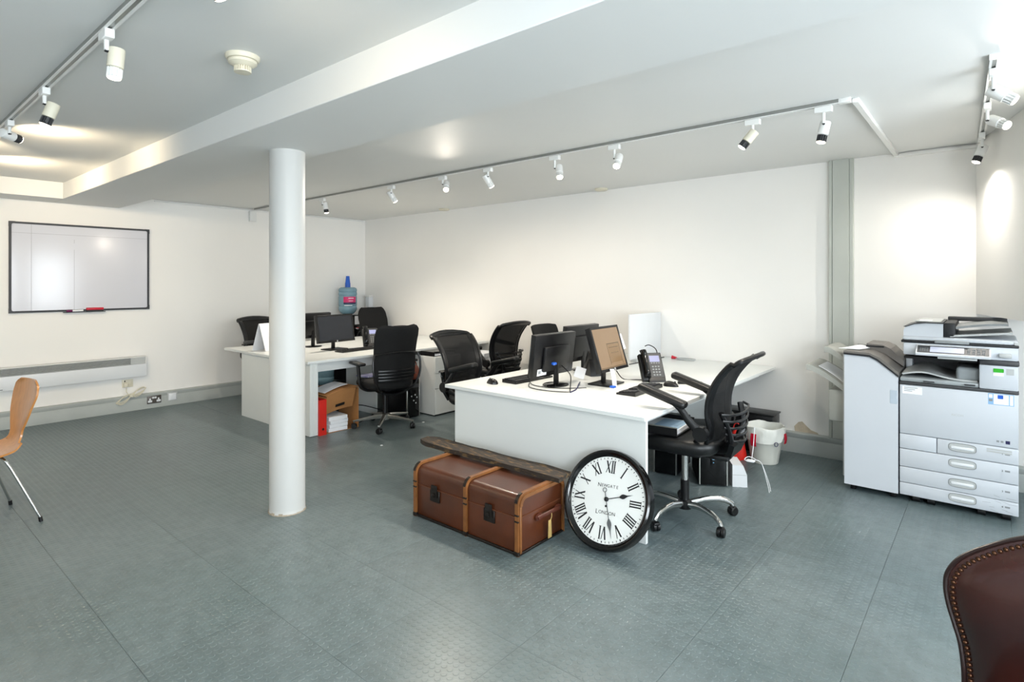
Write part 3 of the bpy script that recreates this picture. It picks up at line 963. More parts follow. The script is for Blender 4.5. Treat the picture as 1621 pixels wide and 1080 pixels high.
# content on the tan screen
T = M.Translation((0, 0, .10+.335/2)) @ M.Rotation(R(17), 4, 'X')
W1, W2 = mat('dialog_edge', '#6d5a44', .4), emit('dialog_fill', '#b8966e', .62)
for a, b, mm in (((-.15, -.11), (.03, .03), W2), ((-.15, .028), (.03, .036), W1), ((-.155, -.13), (-.15, .036), W1), ((.028, -.12), (.033, .036), W1), ((-.13, 0), (.01, .006), W1), ((-.12, -.04), (.0, -.036), W1), ((-.185, -.142), (.185, -.136), W1)):
    B('screen_window', mm, MH, (a[0], .0074 if mm is W2 else .0078, a[1]), (b[0], .0079 if mm is W2 else .0084, b[1]), 0, 1, T)
g = G().slab(lambda u, v: (-.035+.07*u-.0, 0, .12*v-.06+.004*math.sin(u*3)), 4, 3, .001)
nt_ = g.build('note', PAPER, MH, m=T @ M.Translation((-.243, -.01, .03)) @ M.Rotation(R(6), 4, 'Y'))
G().slab(lambda u, v: (-.03+.06*u, 0.004*math.sin(v*3), .13*v), 4, 5, .0015).build('note', PAPER, MH, m=M.Translation((.09, .10, .003)) @ M.Rotation(R(14), 4, 'X') @ M.Rotation(R(-6), 4, 'Y'))

# far desk
MK = monitor('desktop_monitor', 'black widescreen monitor with dark screen on the far desk', deskpos(-5.66, 3.63), R(-84), .50, .31, .085, 9, SCR_OFF, 'flat', logo=True)
monitor('desktop_monitor', 'black monitor seen from behind between column and far screen', deskpos(-6.16, 3.62), R(92), .48, .30, .10, 8, SCR_OFF, 'round')
KEYM = mat('key_caps', '#1f2023', .5, noise=.1)
def keyboard(label, loc, rz, w_=.44, d_=.14):
    t = thing('keyboard', label, 'keyboard', loc, rz, 'computer keyboards')
    g = G()
    g.skin([g.ring([(x, -d_/2, 0), (x, d_/2, 0), (x, d_/2, .026), (x, -d_/2, .012)]) for x in (-w_/2, w_/2)])
    g.build('case', BLACK, t)
    for r_ in range(5):
        y = -d_/2+.016+r_*.022+(.006 if r_ == 4 else 0)
        zt = .013+(y+d_/2)/d_*.0145
        g = G()
        for blk, n0 in ((-w_/2+.012, 15), (w_/2-.083, 4)):
            for i in range(n0):
                x = blk+i*.0185
                g.box((x, y, zt-.002), (x+.0165, y+.0185, zt+.006))
        g.build('key_row', KEYM, t, smooth=False)['kind'] = 'stuff'
    B('status_strip', LGREY, t, (w_/2-.08, d_/2-.02, .025), (w_/2-.012, d_/2-.014, .0272))
    for s_ in (-1, 1):
        B('riser_foot', BLACK, t, (s_*(w_/2-.03)-.012, d_/2-.012, 0), (s_*(w_/2-.03)+.012, d_/2-.004, .012))
def mouse(label, loc, rz, silver=False):
    t = thing('computer_mouse', label, 'mouse', loc, rz, 'computer mice')
    g = G()
    rings = []
    for i in range(9):
        v = i/8
        y = -.055+.11*v
        hw_ = .031*math.sqrt(max(.02, 1-(2*v-1)**4))*(1-.12*v)
        h_ = .036*math.sqrt(max(.02, 1-(2*v-1.0)**2))*(1.05-.35*v)+.006
        rings.append(g.ring([(hw_*math.cos(a), y, max(0, h_*math.sin(a))) for a in [PI*k_/10 for k_ in range(11)]]))
    g.skin(rings)
    g.build('body', BLACK, t)
    if silver:
        g = G()
        g.lathe([(.0005, 0), (.012, .002), (.02, .0)], 14, M.Translation((0, .03, .0285)) @ M.Rotation(R(-22), 4, 'X') @ M.Diagonal((1, 1.1, 1, 1)))
        g.build('button_plate', ALU, t)
    G().cyl((-.003, .03, .03), (.003, .03, .03), .008, n=12).build('wheel', DGREY, t)
keyboard('black keyboard behind the mouse on the near desk', deskpos(-2.76, 3.47), R(88))
keyboard('black keyboard in front of the tan screen', deskpos(-1.88, 3.62), R(-88))
keyboard('black keyboard below the dark screen on the far desk', deskpos(-5.42, 3.72), R(-84))
mouse('black and silver mouse at the corner of the near desk', deskpos(-2.86, 3.165), R(76), True)
mouse('black mouse beside the desk phone on the near desk', deskpos(-1.79, 3.92), R(-80))
mouse('black mouse beside keyboard on the far desk', deskpos(-5.38, 4.03), R(-80))
PHS = emit('phone_display', '#b9bde6', .9)
def phone(label, loc, rz):
    """faces local +Y, leaning back"""
    t = thing('desk_phone', label, 'phone', loc, rz, 'desk phones')
    T = M.Translation((0, .03, .0)) @ M.Rotation(R(28), 4, 'X')
    B('body', BLACK, t, (-.060, -.03, .01), (.068, .012, .235), .01, 2, T)
    face = B('face_plate', DGREY, t, (-.05, .010, .018), (.062, .018, .228), .004, 1, T)
    B('display', PHS, t, (-.033, .0175, .155), (.047, .0195, .205), 0, 1, T)
    for r_ in range(4):
        for c_ in range(3):
            B('key', MGREY, t, (-.022+c_*.023, .0175, .045+r_*.022), (-.007+c_*.023, .0205, .056+r_*.022), .002, 1, T)
    for c_ in range(4):
        B('soft_key', MGREY, t, (-.031+c_*.02, .0175, .142), (-.018+c_*.02, .02, .149), .001, 1, T)
    g = G()
    prof = spline([(-.0, .028, .03), (0, .045, .07), (0, .05, .13), (0, .045, .20), (0, .03, .245)], 4)
    rings = []
    for i, p in enumerate(prof):
        v = i/(len(prof)-1)
        hw_ = .026-.004*math.sin(PI*v)
        d_ = .018+(.01 if v < .2 or v > .8 else 0)
        rings.append(g.ring([p+V((hw_*math.cos(a), d_*math.sin(a), 0)) for a in [2*PI*k_/12 for k_ in range(12)]]))
    g.skin(rings).build('handset', BGLOSS, t, m=T @ M.Translation((.092, 0, 0)))
    B('cradle', BLACK, t, (.06, -.03, .01), (.125, .014, .225), .008, 2, T)
    g = G()
    g.skin([g.ring([(x, -.11, 0), (x, .05, 0), (x, .04, .03), (x, -.08, .13)]) for x in (-.05, .08)])
    g.build('stand', BLACK, t)
    return t
phone('black desk phone with lit display behind the near keyboard', deskpos(-1.96, 4.05), R(-130))
phone('black desk phone beside the far dark screen', deskpos(-5.62, 4.12), R(-115))
phone('black desk phone hidden behind the tan screen', deskpos(-2.53, 4.0), R(60))
# cards and cables around the near desk
g = G().slab(lambda u, v: (.05*(u-.5)*1.6, 0, .09*v), 3, 3, .002)
tag(g.build('note_card', PAPER, None, m=M.Translation((-2.46, 3.72, .745)) @ M.Rotation(R(40), 4, 'Z') @ M.Rotation(R(-28), 4, 'X') @ M.Rotation(R(20), 4, 'Y')), 'white card leaning at the black phone behind label monitor', 'card')
def cable(name, label, pts, r=.003, mt=BLACK, parent=None, k_=6):
    o = G().tube(spline(pts, k_), r, 6).build(name, mt, parent)
    if parent is None:
        tag(o, label, 'cable')
    return o
zc = ZD+.004
cable('signal_cable', 'black cable looping from label monitor past its round foot', [(-2.45, 3.48, .87), (-2.40, 3.52, .80), (-2.33, 3.42, zc+.01), (-2.25, 3.30, zc), (-2.21, 3.24, zc)], .004)
cable('mouse_cable', 'thin black cable curving on desk in front of keyboard', [(-2.66, 3.36, zc), (-2.55, 3.22, zc), (-2.42, 3.18, zc), (-2.30, 3.20, zc), (-2.22, 3.24, zc)], .003)
cable('keyboard_cable', 'thin black cable running from keyboard around round monitor foot', [(-2.70, 3.42, zc), (-2.58, 3.30, zc), (-2.42, 3.29, zc), (-2.30, 3.36, zc), (-2.22, 3.46, zc)], .003)
cable('bundle_cable', 'dark blue cable from monitor foot towards desk centre', [(-2.21, 3.24, zc), (-2.24, 3.36, zc), (-2.31, 3.50, zc+.01), (-2.38, 3.62, zc)], .004, NAVY)
cable('power_cable', 'black power cable behind the tan screen', [(-2.24, 3.92, .80), (-2.2, 3.96, zc), (-2.1, 4.0, zc), (-2.05, 4.02, zc)], .004)
cable('phone_cable', 'black cord standing up behind the lit desk phone', [(-1.99, 4.16, zc), (-2.02, 4.18, .86), (-2.04, 4.2, .95), (-2.1, 4.2, .985), (-2.13, 4.18, .975)], .004)
t = thing('phone_extension', 'black plastic bar lying beside the lit desk phone', 'stand', deskpos(-1.72, 4.10), R(30))
B('bar', BLACK, t, (-.09, -.02, 0), (.09, .02, .018), .006)
B('grip', DGREY, t, (-.05, -.012, .018), (.07, .012, .022), .002, 1)
tag(B('pen_cap', BLUE, None, (-2.02, 3.44, .758), (-1.985, 3.475, .774), .005), 'small blue cap on the left end of near keyboard', 'cap')

# white panel by the back wall, plug and cable
t = thing('divider_screen', 'white divider screen standing on near desk against back wall', 'divider', deskpos(-2.60, 4.79))
B('board', WPLAST, t, (-.012, 0, .03), (.012, .645, .455), .004)
for y in (.08, .55):
    B('foot', LGREY, t, (-.03, y, 0), (.03, y+.03, .03), .003, 1)
t = thing('network_cable', 'white cable coil with red plug at back of near desk', 'cable', deskpos(-2.3, 5.33))
for q in range(2):
    G().tube([(.02+(.085+.012*q)*math.cos(a), .0+(.045+.008*q)*math.sin(a), .006+.006*q) for a in [2*PI*i/20 for i in range(20)]], .0045, 6, True).build('coil', LGREY, t)
G().cyl((-.12, -.01, .02), (-.07, 0, .012), .018, .009, 12).build('plug', REDP, t)
cable('desk_cable', 'grey cable along base of the white divider screen', [(-2.55, 4.7, zc), (-2.54, 4.9, zc), (-2.55, 5.1, zc), (-2.53, 5.38, zc)], .005, DGREY)

# papers on far desk: tent stand next to the column
t = thing('paper_stand', 'white paper stand peeking out left of the column', 'paper stand', deskpos(-6.25, 3.22), R(-75))
G().slab(lambda u, v: (-.22+.44*u, -.10*(1-v)+.0, .30*v), 4, 3, .004).build('front_sheet', PAPER, t)
G().slab(lambda u, v: (-.22+.44*u, .10*(1-v)+.006, .30*v), 4, 3, .004).build('back_sheet', PAPER, t)

# ------------------------------------------------------------------ water cooler corner
t = thing('water_cooler', 'black floor-standing water cooler in the far corner', 'water cooler', (-7.44, 4.98, 0), PI/2)
# faces local -Y (world +X)
B('cabinet', BLACK, t, (-.155, -.15, .03), (.155, .16, .98), .012)
B('top_ring', BGLOSS, t, (-.15, -.145, .98), (.15, .155, 1.0), .008)
B('drip_recess', BGLOSS, t, (-.11, -.154, .62), (.11, -.149, .84))
for s_, mm in ((-1, BLUE), (1, REDP)):
    tp = G().cyl((s_*.05, -.15, .8), (s_*.05, -.19, .8), .012, n=12).build('tap', WPLAST, t)
    B('tap_lever', mm, tp, (s_*.05-.012, -.2, .805), (s_*.05+.012, -.165, .815), .003, 1)
B('drip_tray', DGREY, t, (-.09, -.2, .6), (.09, -.15, .62), .004)
B('notice', PAPER, t, (.02, -.1525, .86), (.14, -.1502, .985))
WATER = mat('blue_water_bottle', '#8fb6c6', .12, noise=.06, nscale=9, transl=.35)
def bottle(label, loc, flip=True, rz=0):
    t = thing('water_bottle', label, 'water bottle', loc, rz, 'big blue water bottles')
    prof = [(.001, .415), (.10, .415), (.125, .40), (.135, .38), (.135, .355), (.128, .345), (.135, .335), (.135, .30), (.129, .29), (.135, .28), (.135, .14), (.128, .13), (.135, .12), (.135, .085), (.12, .05), (.09, .02), (.045, 0), (.001, 0)]
    G().lathe(prof, 36).build('shell', WATER, t)
    return t
bt = bottle('large blue water bottle with pink label on the cooler', (-7.44, 4.98, 1.0))
def lab(z0, z1, mt, a0, a1, nm, r_=.1365):
    G().slab(lambda u, v: (r_*math.cos(a0+(a1-a0)*u), r_*math.sin(a0+(a1-a0)*u), z0+(z1-z0)*v), 10, 1, .001).build(nm, mt, bt)
aL = R(-60)
lab(.18, .275, PINK, aL, R(22), 'label')
lab(.165, .19, NAVY, aL, R(22), 'label_band', .1372)
lab(.247, .256, PAPER, R(-30), R(5), 'label_line', .1378)
lab(.21, .217, PAPER, R(-28), R(0), 'label_line', .1378)
lab(.14, .15, PAPER, R(-55), R(-5), 'print_line', .136)
for i in range(3):
    tag(G().lathe([(.040, .0), (.041, .012), (.036, .02), (.0255-.0005*i, .125), (.0005, .126)], 20).build('plastic_cup', BLUE, None, m=M.Translation((-7.44, 4.98, 1.4155+i*.022))), 'blue plastic cup upside down on the water bottle, %s of three' % ('lowest', 'middle', 'topmost')[i], 'cup', 'stack of blue cups on the water bottle')
bottle('spare blue water bottle on the floor under far desk', (-7.38, 4.55, 0))
t = thing('cup_dispenser', 'small white dispenser on back wall beside the water cooler', 'dispenser', (-7.5, YB, 1.2))
B('body', WPLAST, t, (-.05, -.08, -.1), (.05, 0, .06), .01)
B('lid', WMETAL, t, (-.053, -.085, .06), (.053, 0, .09), .01)

# ------------------------------------------------------------------ under the far desk
t = thing('lever_arch_file', 'red lever arch file standing beside cardboard box', 'folder', (-4.97, 3.05, 0))
B('spine', RED, t, (-.004, -.038, 0), (0, .038, .345), .001, 1)
for s_ in (-1, 1):
    B('cover', RED, t, (-.29, s_*.0365-.0015, 0), (-.004, s_*.0365+.0015, .345))
B('sheets', PAPER, t, (-.27, -.03, .01), (-.02, .03, .30))
G().cyl((-.002, 0, .06), (.001, 0, .06), .012, n=16).build('finger_hole', DARK, t)
t = thing('cardboard_box', 'brown cardboard archive box lying open with hand hole', 'box', (-4.99, 3.28, 0))
def cp(nm, a, b, m=None, mt=CARD):
    return B(nm, mt, t, a, b, 0, 1, m)
cp('bottom', (-.36, -.19, 0), (.0, .19, .004))
cp('back', (-.36, -.19, .004), (-.356, .19, .40))
cp('side', (-.36, .186, .004), (0, .19, .405))
cp('side', (-.36, -.19, .004), (0, -.186, .36))
G().slab(lambda u, v: (-.36+.37*u, -.19+.38*v, .37+.05*v+.02*math.sin(PI*v)), 6, 8, .005).build('top', CARD, t)
fl = G().slab(lambda u, v: (.004-.06*u, -.18+.33*v, .37+.045*v+.015*math.sin(PI*v)-.2*u), 4, 6, .005).build('flap', CARD, t)
G().slab(lambda u, v: (-.028-.008*u+.003, -.06+.1*v, .265-.025*u+.012*v), 2, 4, .006).build('hand_hole', DARK, fl)
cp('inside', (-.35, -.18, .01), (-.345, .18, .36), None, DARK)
tag(G().slab(lambda u, v: (-5.27+.23*u, 3.11+.26*v, .3885+.046*v+.02*math.sin(PI*(.05+.7*v))), 3, 6, .003).build('paper_sheet', PAPER, None), 'white papers lying on the cardboard box top', 'papers')
for i in range(4):
    tag(G().box((-.13, -.10, 0), (.13, .105, .036), .002, 1, M.Rotation(R(rnd.uniform(-5, 5)), 4, 'Z')).build('paper_ream', PAPER, None, m=M.Translation((-5.125, 3.24, .005+.037*i))), 'white paper ream in the open cardboard box, %s' % ('lowest', 'second from bottom', 'second from top', 'topmost')[i], 'papers', 'paper reams in the cardboard box')
def tower(label, loc, rz, w_=.18, d_=.42, h_=.43, logo=True, lights=False):
    """front faces local -Y"""
    t = thing('computer_tower', label, 'computer', loc, rz, 'computer towers')
    B('case', BLACK, t, (-w_/2, .015, .01), (w_/2, d_, h_), .004)
    B('front', BGLOSS, t, (-w_/2+.01, 0, .01), (w_/2-.01, .016, h_), .006)
    for s_ in (-1, 1):
        B('trim', ALU, t, (s_*(w_/2-.005)-.005, .001, .01), (s_*(w_/2-.005)+.005, .02, h_), .002, 1)
        for y in (.05, d_-.05):
            B('foot', BLACK, t, (s_*.06-.02, y-.02, 0), (s_*.06+.02, y+.02, .01))
    B('drive_slot', DGREY, t, (-w_/2+.02, -.002, h_-.09), (w_/2-.02, .0, h_-.05), .002, 1)
    if logo:
        lg = G().lathe([(.0005, 0), (.014, 0), (.014, .0015)], 20, M.Translation((0, 0, h_*.52)) @ M.Rotation(PI/2, 4, 'X')).build('logo_disc', emit('logo_blue', '#9ecbe8', .5), t)
        G().text('hp', .02, M.Translation((0, -.0022, h_*.52)) @ M.Rotation(PI/2, 4, 'X'), .0003).build('logo_letters', INK, lg)
        B('power_led', emit('led_blue', '#6fb6e0', 1.0), t, (-.003, -.0015, h_*.43), (.003, .0, h_*.43+.006))
    if lights:
        for x, z in ((-.03, .24), (.02, .25), (.0, .19), (.045, .22), (.03, .16)):
            G().cyl((x, .002, z), (x, -.004, z), .008, n=12).build('port', LGREY, t)
    return t
tower('black computer tower under the far desk beside white pedestal', (-4.86, 4.09, 0), R(90), logo=False, lights=True, h_=.42)
BAG = mat('brown_leather_bag', '#6a2f1c', .38, noise=.15, nscale=20)
t = thing('leather_bag', 'small brown leather bag on the far computer tower', 'bag', (-4.93, 4.12, .421), R(90))
g = G()
rings = []
for z, hx, hy in ((0, .10, .05), (.02, .115, .06), (.07, .115, .055), (.12, .095, .035), (.14, .08, .016)):
    rings.append(g.ring([(hx*math.cos(a), hy*math.sin(a)*(1+.12*math.sin(3*a)), z) for a in [2*PI*i/16 for i in range(16)]]))
g.skin(rings).build('body', BAG, t)
G().tube([(.07*math.cos(a), 0, .135+.07*math.sin(a)) for a in [PI*i/10 for i in range(11)]], .006, 8).build('handle', BAG, t)
G().cyl((.0, -.062, .07), (0, -.05, .07), .009, n=10).build('clasp', CHROME, t)
tag(G().slab(lambda u, v: (-4.93+.2*(u-.5)+.05*(v-.5), 3.62+.27*(v-.5), .518+.006*u+.01*v), 4, 5, .012).build('magazine', mat('magazine_cover', '#dcdcec', .4, noise=.0, col2='#5c5aa0', nscale=9, stretch=(1, 8, 1)), None), 'papers lying on the seat of the chair by cardboard box', 'papers')
for px, py, s_ in ((-4.62, 4.02, .012), (-4.25, 3.2, .01)):
    tag(G().box((px-s_, py-s_, .001), (px+s_, py+s_, .006), .002, 1).build('paper_scrap', PAPER, None), 'tiny white scrap on floor %s' % ('near pedestal' if s_ > .011 else 'in front of silver chair base'), 'scrap')
cable('floor_cable', 'black cables tangled under the far padded chair', [(-5.1, 3.55, .01), (-5.05, 3.8, .1), (-5.1, 4.0, .03), (-5.2, 3.7, .15), (-5.12, 3.5, .2)], .005)

# ------------------------------------------------------------------ under the near desk
tower('black computer tower with glowing round logo under the near desk', (-1.55, 4.115, 0), R(30), w_=.20, d_=.40, h_=.40)
tower('second black computer tower in shadow under the near desk', (-1.93, 4.12, 0), R(8), w_=.18, d_=.40, h_=.40, logo=False)
t = thing('white_floor_box', 'white angular plastic box on floor right of computer tower', 'box', (-1.405, 4.225, 0), R(30))
g = G()
g.skin([g.ring([(-.045, y, 0), (.058, y, 0), (.055, y, .09), (.03, y, .155), (-.045, y, .16)]) for y in (0, .22)])
g.build('shell', WPLAST, t)
B('seam', LGREY, t, (-.046, -.001, .086), (.052, .0, .089))
t = thing('white_cable', 'white cable knotted on the angular white box', 'cable', (-1.36, 4.33, .165))
G().tube(spline([(.0, .1, .24), (.0, .08, .12), (.0, .04, .02), (.02, -.02, .012), (-.03, -.03, .02), (-.02, .03, .03), (.03, .03, .02)], 6), .003, 8).build('lead', WPLAST, t)
for k_ in range(2):
    G().tube(spline([(.03, .03-.01*k_, .018), (.075, .02, .0), (.13, .0-.03*k_, -.12), (.16, -.06-.03*k_, -.16)], 6), .0022, 8).build('tail', WPLAST, t)
B('knot', WPLAST, t, (-.03, -.01, 0), (.03, .035, .016), .009, 2)
t = thing('black_crate', 'black crate on floor behind the waste bin', 'crate', (-1.68, 5.29, 0))
B('body', BLACK, t, (-.24, -.10, 0), (.24, .10, .33), .008)
B('rim', BLACK, t, (-.25, -.11, .33), (.25, .105, .345), .004)
t = thing('red_bag', 'red carrier bag squeezed between crate and waste bin', 'bag', (-1.645, 4.90, 0))
g = G()
rings = []
for z, hx, hy in ((0, .06, .05), (.04, .07, .06), (.14, .06, .05), (.22, .04, .03), (.26, .025, .012)):
    rings.append(g.ring([(hx*math.cos(a)*(1+.15*math.sin(4*a+z*20)), hy*math.sin(a)*(1+.15*math.cos(3*a)), z) for a in [2*PI*i/18 for i in range(18)]]))
g.skin(rings).build('body', RED, t)
G().tube([(.03*math.cos(a), 0, .25+.05*math.sin(a)) for a in [PI*i/8 for i in range(9)]], .004, 6).build('handle', RED, t)
# waste bin
t = thing('waste_bin', 'white waste bin with crumpled liner and red flaps', 'waste bin', (-1.445, 4.97, 0))
BINM = mat('bin_plastic', '#c9c9c0', .45, noise=.03)
LINER = mat('bin_liner', '#dedfd8', .42, noise=.04, nscale=14, bump=.35, bscale=24)
G().lathe([(.0005, .004), (.10, .0), (.105, .004), (.146, .27), (.148, .275), (.143, .275), (.102, .012), (.0005, .012)], 36).build('bucket', BINM, t)
g = G()
rings = []
for i, (r_, z) in enumerate(((.10, .06), (.125, .2), (.140, .285), (.150, .305), (.158, .30), (.160, .27), (.160, .235), (.156, .195))):
    amp = .0055 if i > 2 else .002
    rings.append(g.ring([(r_*math.cos(a)+amp*math.sin(9*a+i*1.7), r_*math.sin(a)+amp*math.cos(11*a+i), z+(.014*math.sin(2*a+1) if i > 5 else 0)+(.006*math.sin(5*a+i) if i in (2, 3, 4) else 0)) for a in [2*PI*k_/48 for k_ in range(48)]]))
g.skin(rings, caps=False).build('liner', LINER, t)
g = G()
g.slab(lambda u, v: (.12*(2*u-1), .11*(2*v-1)*math.sqrt(max(0, 1-.8*(2*u-1)**2)), .19+.03*math.sin(7*u+3*v)+.02*math.cos(9*v)), 12, 12, .004)
g.build('rubbish', LINER, t)
for a, zz, s_ in ((R(-104), .205, 1), (R(-4), .22, .8)):
    c, s2 = math.cos(a), math.sin(a)
    G().slab(lambda u, v: (.164*math.cos(a+(u-.5)*.28)+c*.006*math.sin(PI*v), .164*math.sin(a+(u-.5)*.28)+s2*.006*math.sin(PI*v), zz-.05*s_+.10*s_*v), 4, 6, .004).build('red_flap', REDP, t)
G().tube([(.163*math.cos(R(-42)+.09*math.cos(q)), .163*math.sin(R(-42)+.09*math.cos(q)), .185+.016*math.sin(q)) for q in [2*PI*i/16 for i in range(16)]], .003, 6, True).build('blue_ring_print', NAVY, t)
# letter tray with papers on the near chair
t = thing('letter_tray', 'black letter tray of papers on the near mesh chair seat', 'tray', (-1.60, 3.43, .552), R(95))
B('base', BLACK, t, (-.17, -.13, 0), (.17, .14, .006))
for a, b in (((-.17, -.13, .0), (-.164, .14, .055)), ((.164, -.13, 0), (.17, .14, .055)), ((-.17, .134, 0), (.17, .14, .055))):
    B('side', BLACK, t, a, b)
B('papers', PAPER, t, (-.15, -.12, .006), (.15, .12, .03))
B('blue_sheet', mat('pale_blue_paper', '#a9c6de', .7), t, (-.1, -.11, .03), (.12, .05, .033))
B('rim', ALU, t, (-.172, -.132, .05), (-.168, .142, .056))
cable('desk_under_cable', 'blue and black cables under the near desk', [(-2.2, 3.3, .12), (-2.0, 3.3, .1), (-1.85, 3.35, .12), (-1.7, 3.45, .1)], .006, NAVY)
t = thing('foot_rest', 'black sloping bar on floor under near desk', 'foot rest', (-2.02, 3.42, 0), R(6))
B('plate', BLACK, t, (-.15, -.14, .05), (.15, .14, .065), .005, 2, M.Rotation(R(10), 4, 'X'))
for s_ in (-1, 1):
    B('leg', BLACK, t, (s_*.12-.012, -.12, 0), (s_*.12+.012, .12, .04), .004)

# ------------------------------------------------------------------ trunk, plank, clock
TAN = mat('vulcanised_fibre', '#8a4a26', .42, noise=.16, nscale=5, bump=.06, bscale=60)
def trunk_material():
    return mat('trunk_fibre', '#41200f', .36, noise=.0, col2='#552912', nscale=4, bump=.08, bscale=90, coat=.15)
TR = trunk_material()
SLAT = mat('ash_slat', '#7d4e25', .5, noise=.25, nscale=12, bump=.1, bscale=80)
IRON = mat('dark_iron', '#2a2522', .4, .6, noise=.2, nscale=30)
x0, x1, y0, y1, zt = -2.823, -1.957, 2.384, 2.80, .325
t = thing('steamer_trunk', 'old brown travelling trunk with wooden slats on floor before desk', 'trunk', (x0, y0, 0))
L, D = x1-x0, y1-y0
def trunk_profile(r0, off, zb, zl):
    """outline in (y,z), rounded top edges; zb..zl"""
    pts = []
    pts += [(-off, zb)]
    for i in range(7):
        a = PI+(-PI/2)*i/6
        pts.append((r0+(r0+off)*math.cos(a), zl-r0+(r0+off)*math.sin(a)))
    for i in range(7):
        a = PI/2-(PI/2)*i/6
        pts.append((D-r0+(r0+off)*math.cos(a), zl-r0+(r0+off)*math.sin(a)))
    pts += [(D+off, zb)]
    return pts
ZS = .205
g = G()
g.box((.008, .006, .012), (L-.008, D-.006, ZS-.002), .006, 2)
g.build('lower_case', TR, t)
g = G()
pf = trunk_profile(.055, -.006, ZS+.002, zt)
g.skin([g.ring([(x, y, z) for y, z in pf]) for x in (.008, L-.008)])
g.build('lid', TR, t)
g = G().box((.004, .001, ZS-.003), (L-.004, D-.001, ZS+.003))
g.build('lid_lip', mat('lip_leather', '#5c3018', .5, noise=.15), t)
SW = .025
for xx in (.0, L*.515, L-SW):
    pf = trunk_profile(.055, .010, .0, zt)
    pi_ = trunk_profile(.055, -.004, .0, zt)
    g = G()
    for i in range(len(pf)-1):
        a, b, c, d_ = pf[i], pf[i+1], pi_[i+1], pi_[i]
        g.skin([g.ring([(x, a[0], a[1]), (x, b[0], b[1]), (x, c[0], c[1]), (x, d_[0], d_[1])]) for x in (xx, xx+SW)])
    sl = g.build('slat', SLAT, t)
    for zz in (ZS-.022, ZS+.012):
        B('slat_band', IRON, sl, (xx-.003, -.014, zz), (xx+SW+.003, -.002, zz+.010), .003, 1)
    g = G()
    for i in range(2, 6):
        a, b = trunk_profile(.055, .0125, 0, zt)[i], trunk_profile(.055, .0125, 0, zt)[i+1]
        c, d_ = pf[i+1], pf[i]
        g.skin([g.ring([(x, a[0], a[1]), (x, b[0], b[1]), (x, c[0], c[1]), (x, d_[0], d_[1])]) for x in (xx-.003, xx+.016)])
    g.build('slat_corner', IRON, sl)
    B('slat_shoe', IRON, sl, (xx-.003, -.014, .002), (xx+SW+.003, .01, .026), .004)
for a, b in (((0, -.004, 0), (L, .004, .014)), ((L-.008, 0, 0), (L, D, .014)), ((0, 0, 0), (.008, D, .014))):
    B('bottom_edge', IRON, t, a, b, .002, 1)
for yy in (0, D-.016):
    B('end_slat', SLAT, t, (L-.008, yy, .014), (L+.008, yy+.016, zt-.055), .003, 1)
g = G()
pf, pi_ = trunk_profile(.055, .0, .2, zt), trunk_profile(.055, -.02, .2, zt)
for i in range(1, len(pf)-2):
    g.skin([g.ring([(x, q[0], q[1]) for q in (pf[i], pf[i+1], pi_[i+1], pi_[i])]) for x in (L-.002, L+.008)])
g.build('end_rim', SLAT, t)
for xx in (L*.22, L*.745):
    h = B('latch_plate', IRON, t, (xx-.042, -.004, ZS-.075), (xx+.042, .007, ZS-.004), .003, 1)
    B('hasp', IRON, h, (xx-.026, -.012, ZS-.045), (xx+.026, -.002, ZS+.03), .006)
    G().lathe([(.0005, 0), (.013, 0), (.013, .008), (.008, .01)], 16, M.Translation((xx, -.012, ZS-.03)) @ M.Rotation(PI/2, 4, 'X')).build('lock_barrel', IRON, h)
hd = mat('handle_leather', '#55281a', .45, noise=.2, nscale=20)
for yy in (.17, .35):
    G().lathe([(.0005, 0), (.026, 0), (.024, .012), (.0005, .014)], 18, M.Translation((L+.0, yy, .165)) @ M.Rotation(PI/2, 4, 'Y') @ M.Diagonal((.8, 1.2, 1, 1))).build('handle_mount', hd, t)
G().tube(spline([(L+.012, .15, .165), (L+.022, .20, .172), (L+.03, .26, .178), (L+.022, .32, .172), (L+.012, .37, .165)], 4), .012, 8, flat=.5).build('handle', hd, t)
TAG = mat('luggage_tag_card', '#b79a5e', .7, noise=.15, nscale=20)
G().tube(spline([(L+.03, .25, .185), (L+.036, .247, .15), (L+.03, .24, .13)], 4), .002, 6).build('tag_string', TAG, t)
G().slab(lambda u, v: (L+.02+.012*v, .222+.035*u*(1-.3*v)+.012*(1-v), .025+.11*v), 3, 4, .002).build('luggage_tag', TAG, t)

PLK = mat('weathered_plank', '#2c241d', .75, noise=.0, col2='#6b5230', nscale=26, stretch=(.6, 2.2, 2.2), bump=.5, bscale=50, thr=(.52, .68))
g = G()
nx = 26
rings = []
for i in range(nx+1):
    u = i/nx
    x = -3.135+1.235*u
    w_ = .105+.006*math.sin(9*u)+.004*math.sin(31*u)
    if u < .06:
        w_ *= .55+.45*(u/.06)
    tt = .028+.002*math.sin(17*u)
    rings.append(g.ring([(x, -w_*.6, 0), (x, w_*.6, 0), (x, w_*.6-.002, tt), (x, -w_*.6+.003, tt+.001*math.sin(23*u))]))
g.skin(rings)
pl = g.build('wooden_plank', PLK, None, m=M.Translation((0, 2.735, .3395)) @ M.Rotation(R(4), 4, 'X'))
tag(pl, 'dark weathered wooden plank resting on top of the trunk', 'plank')

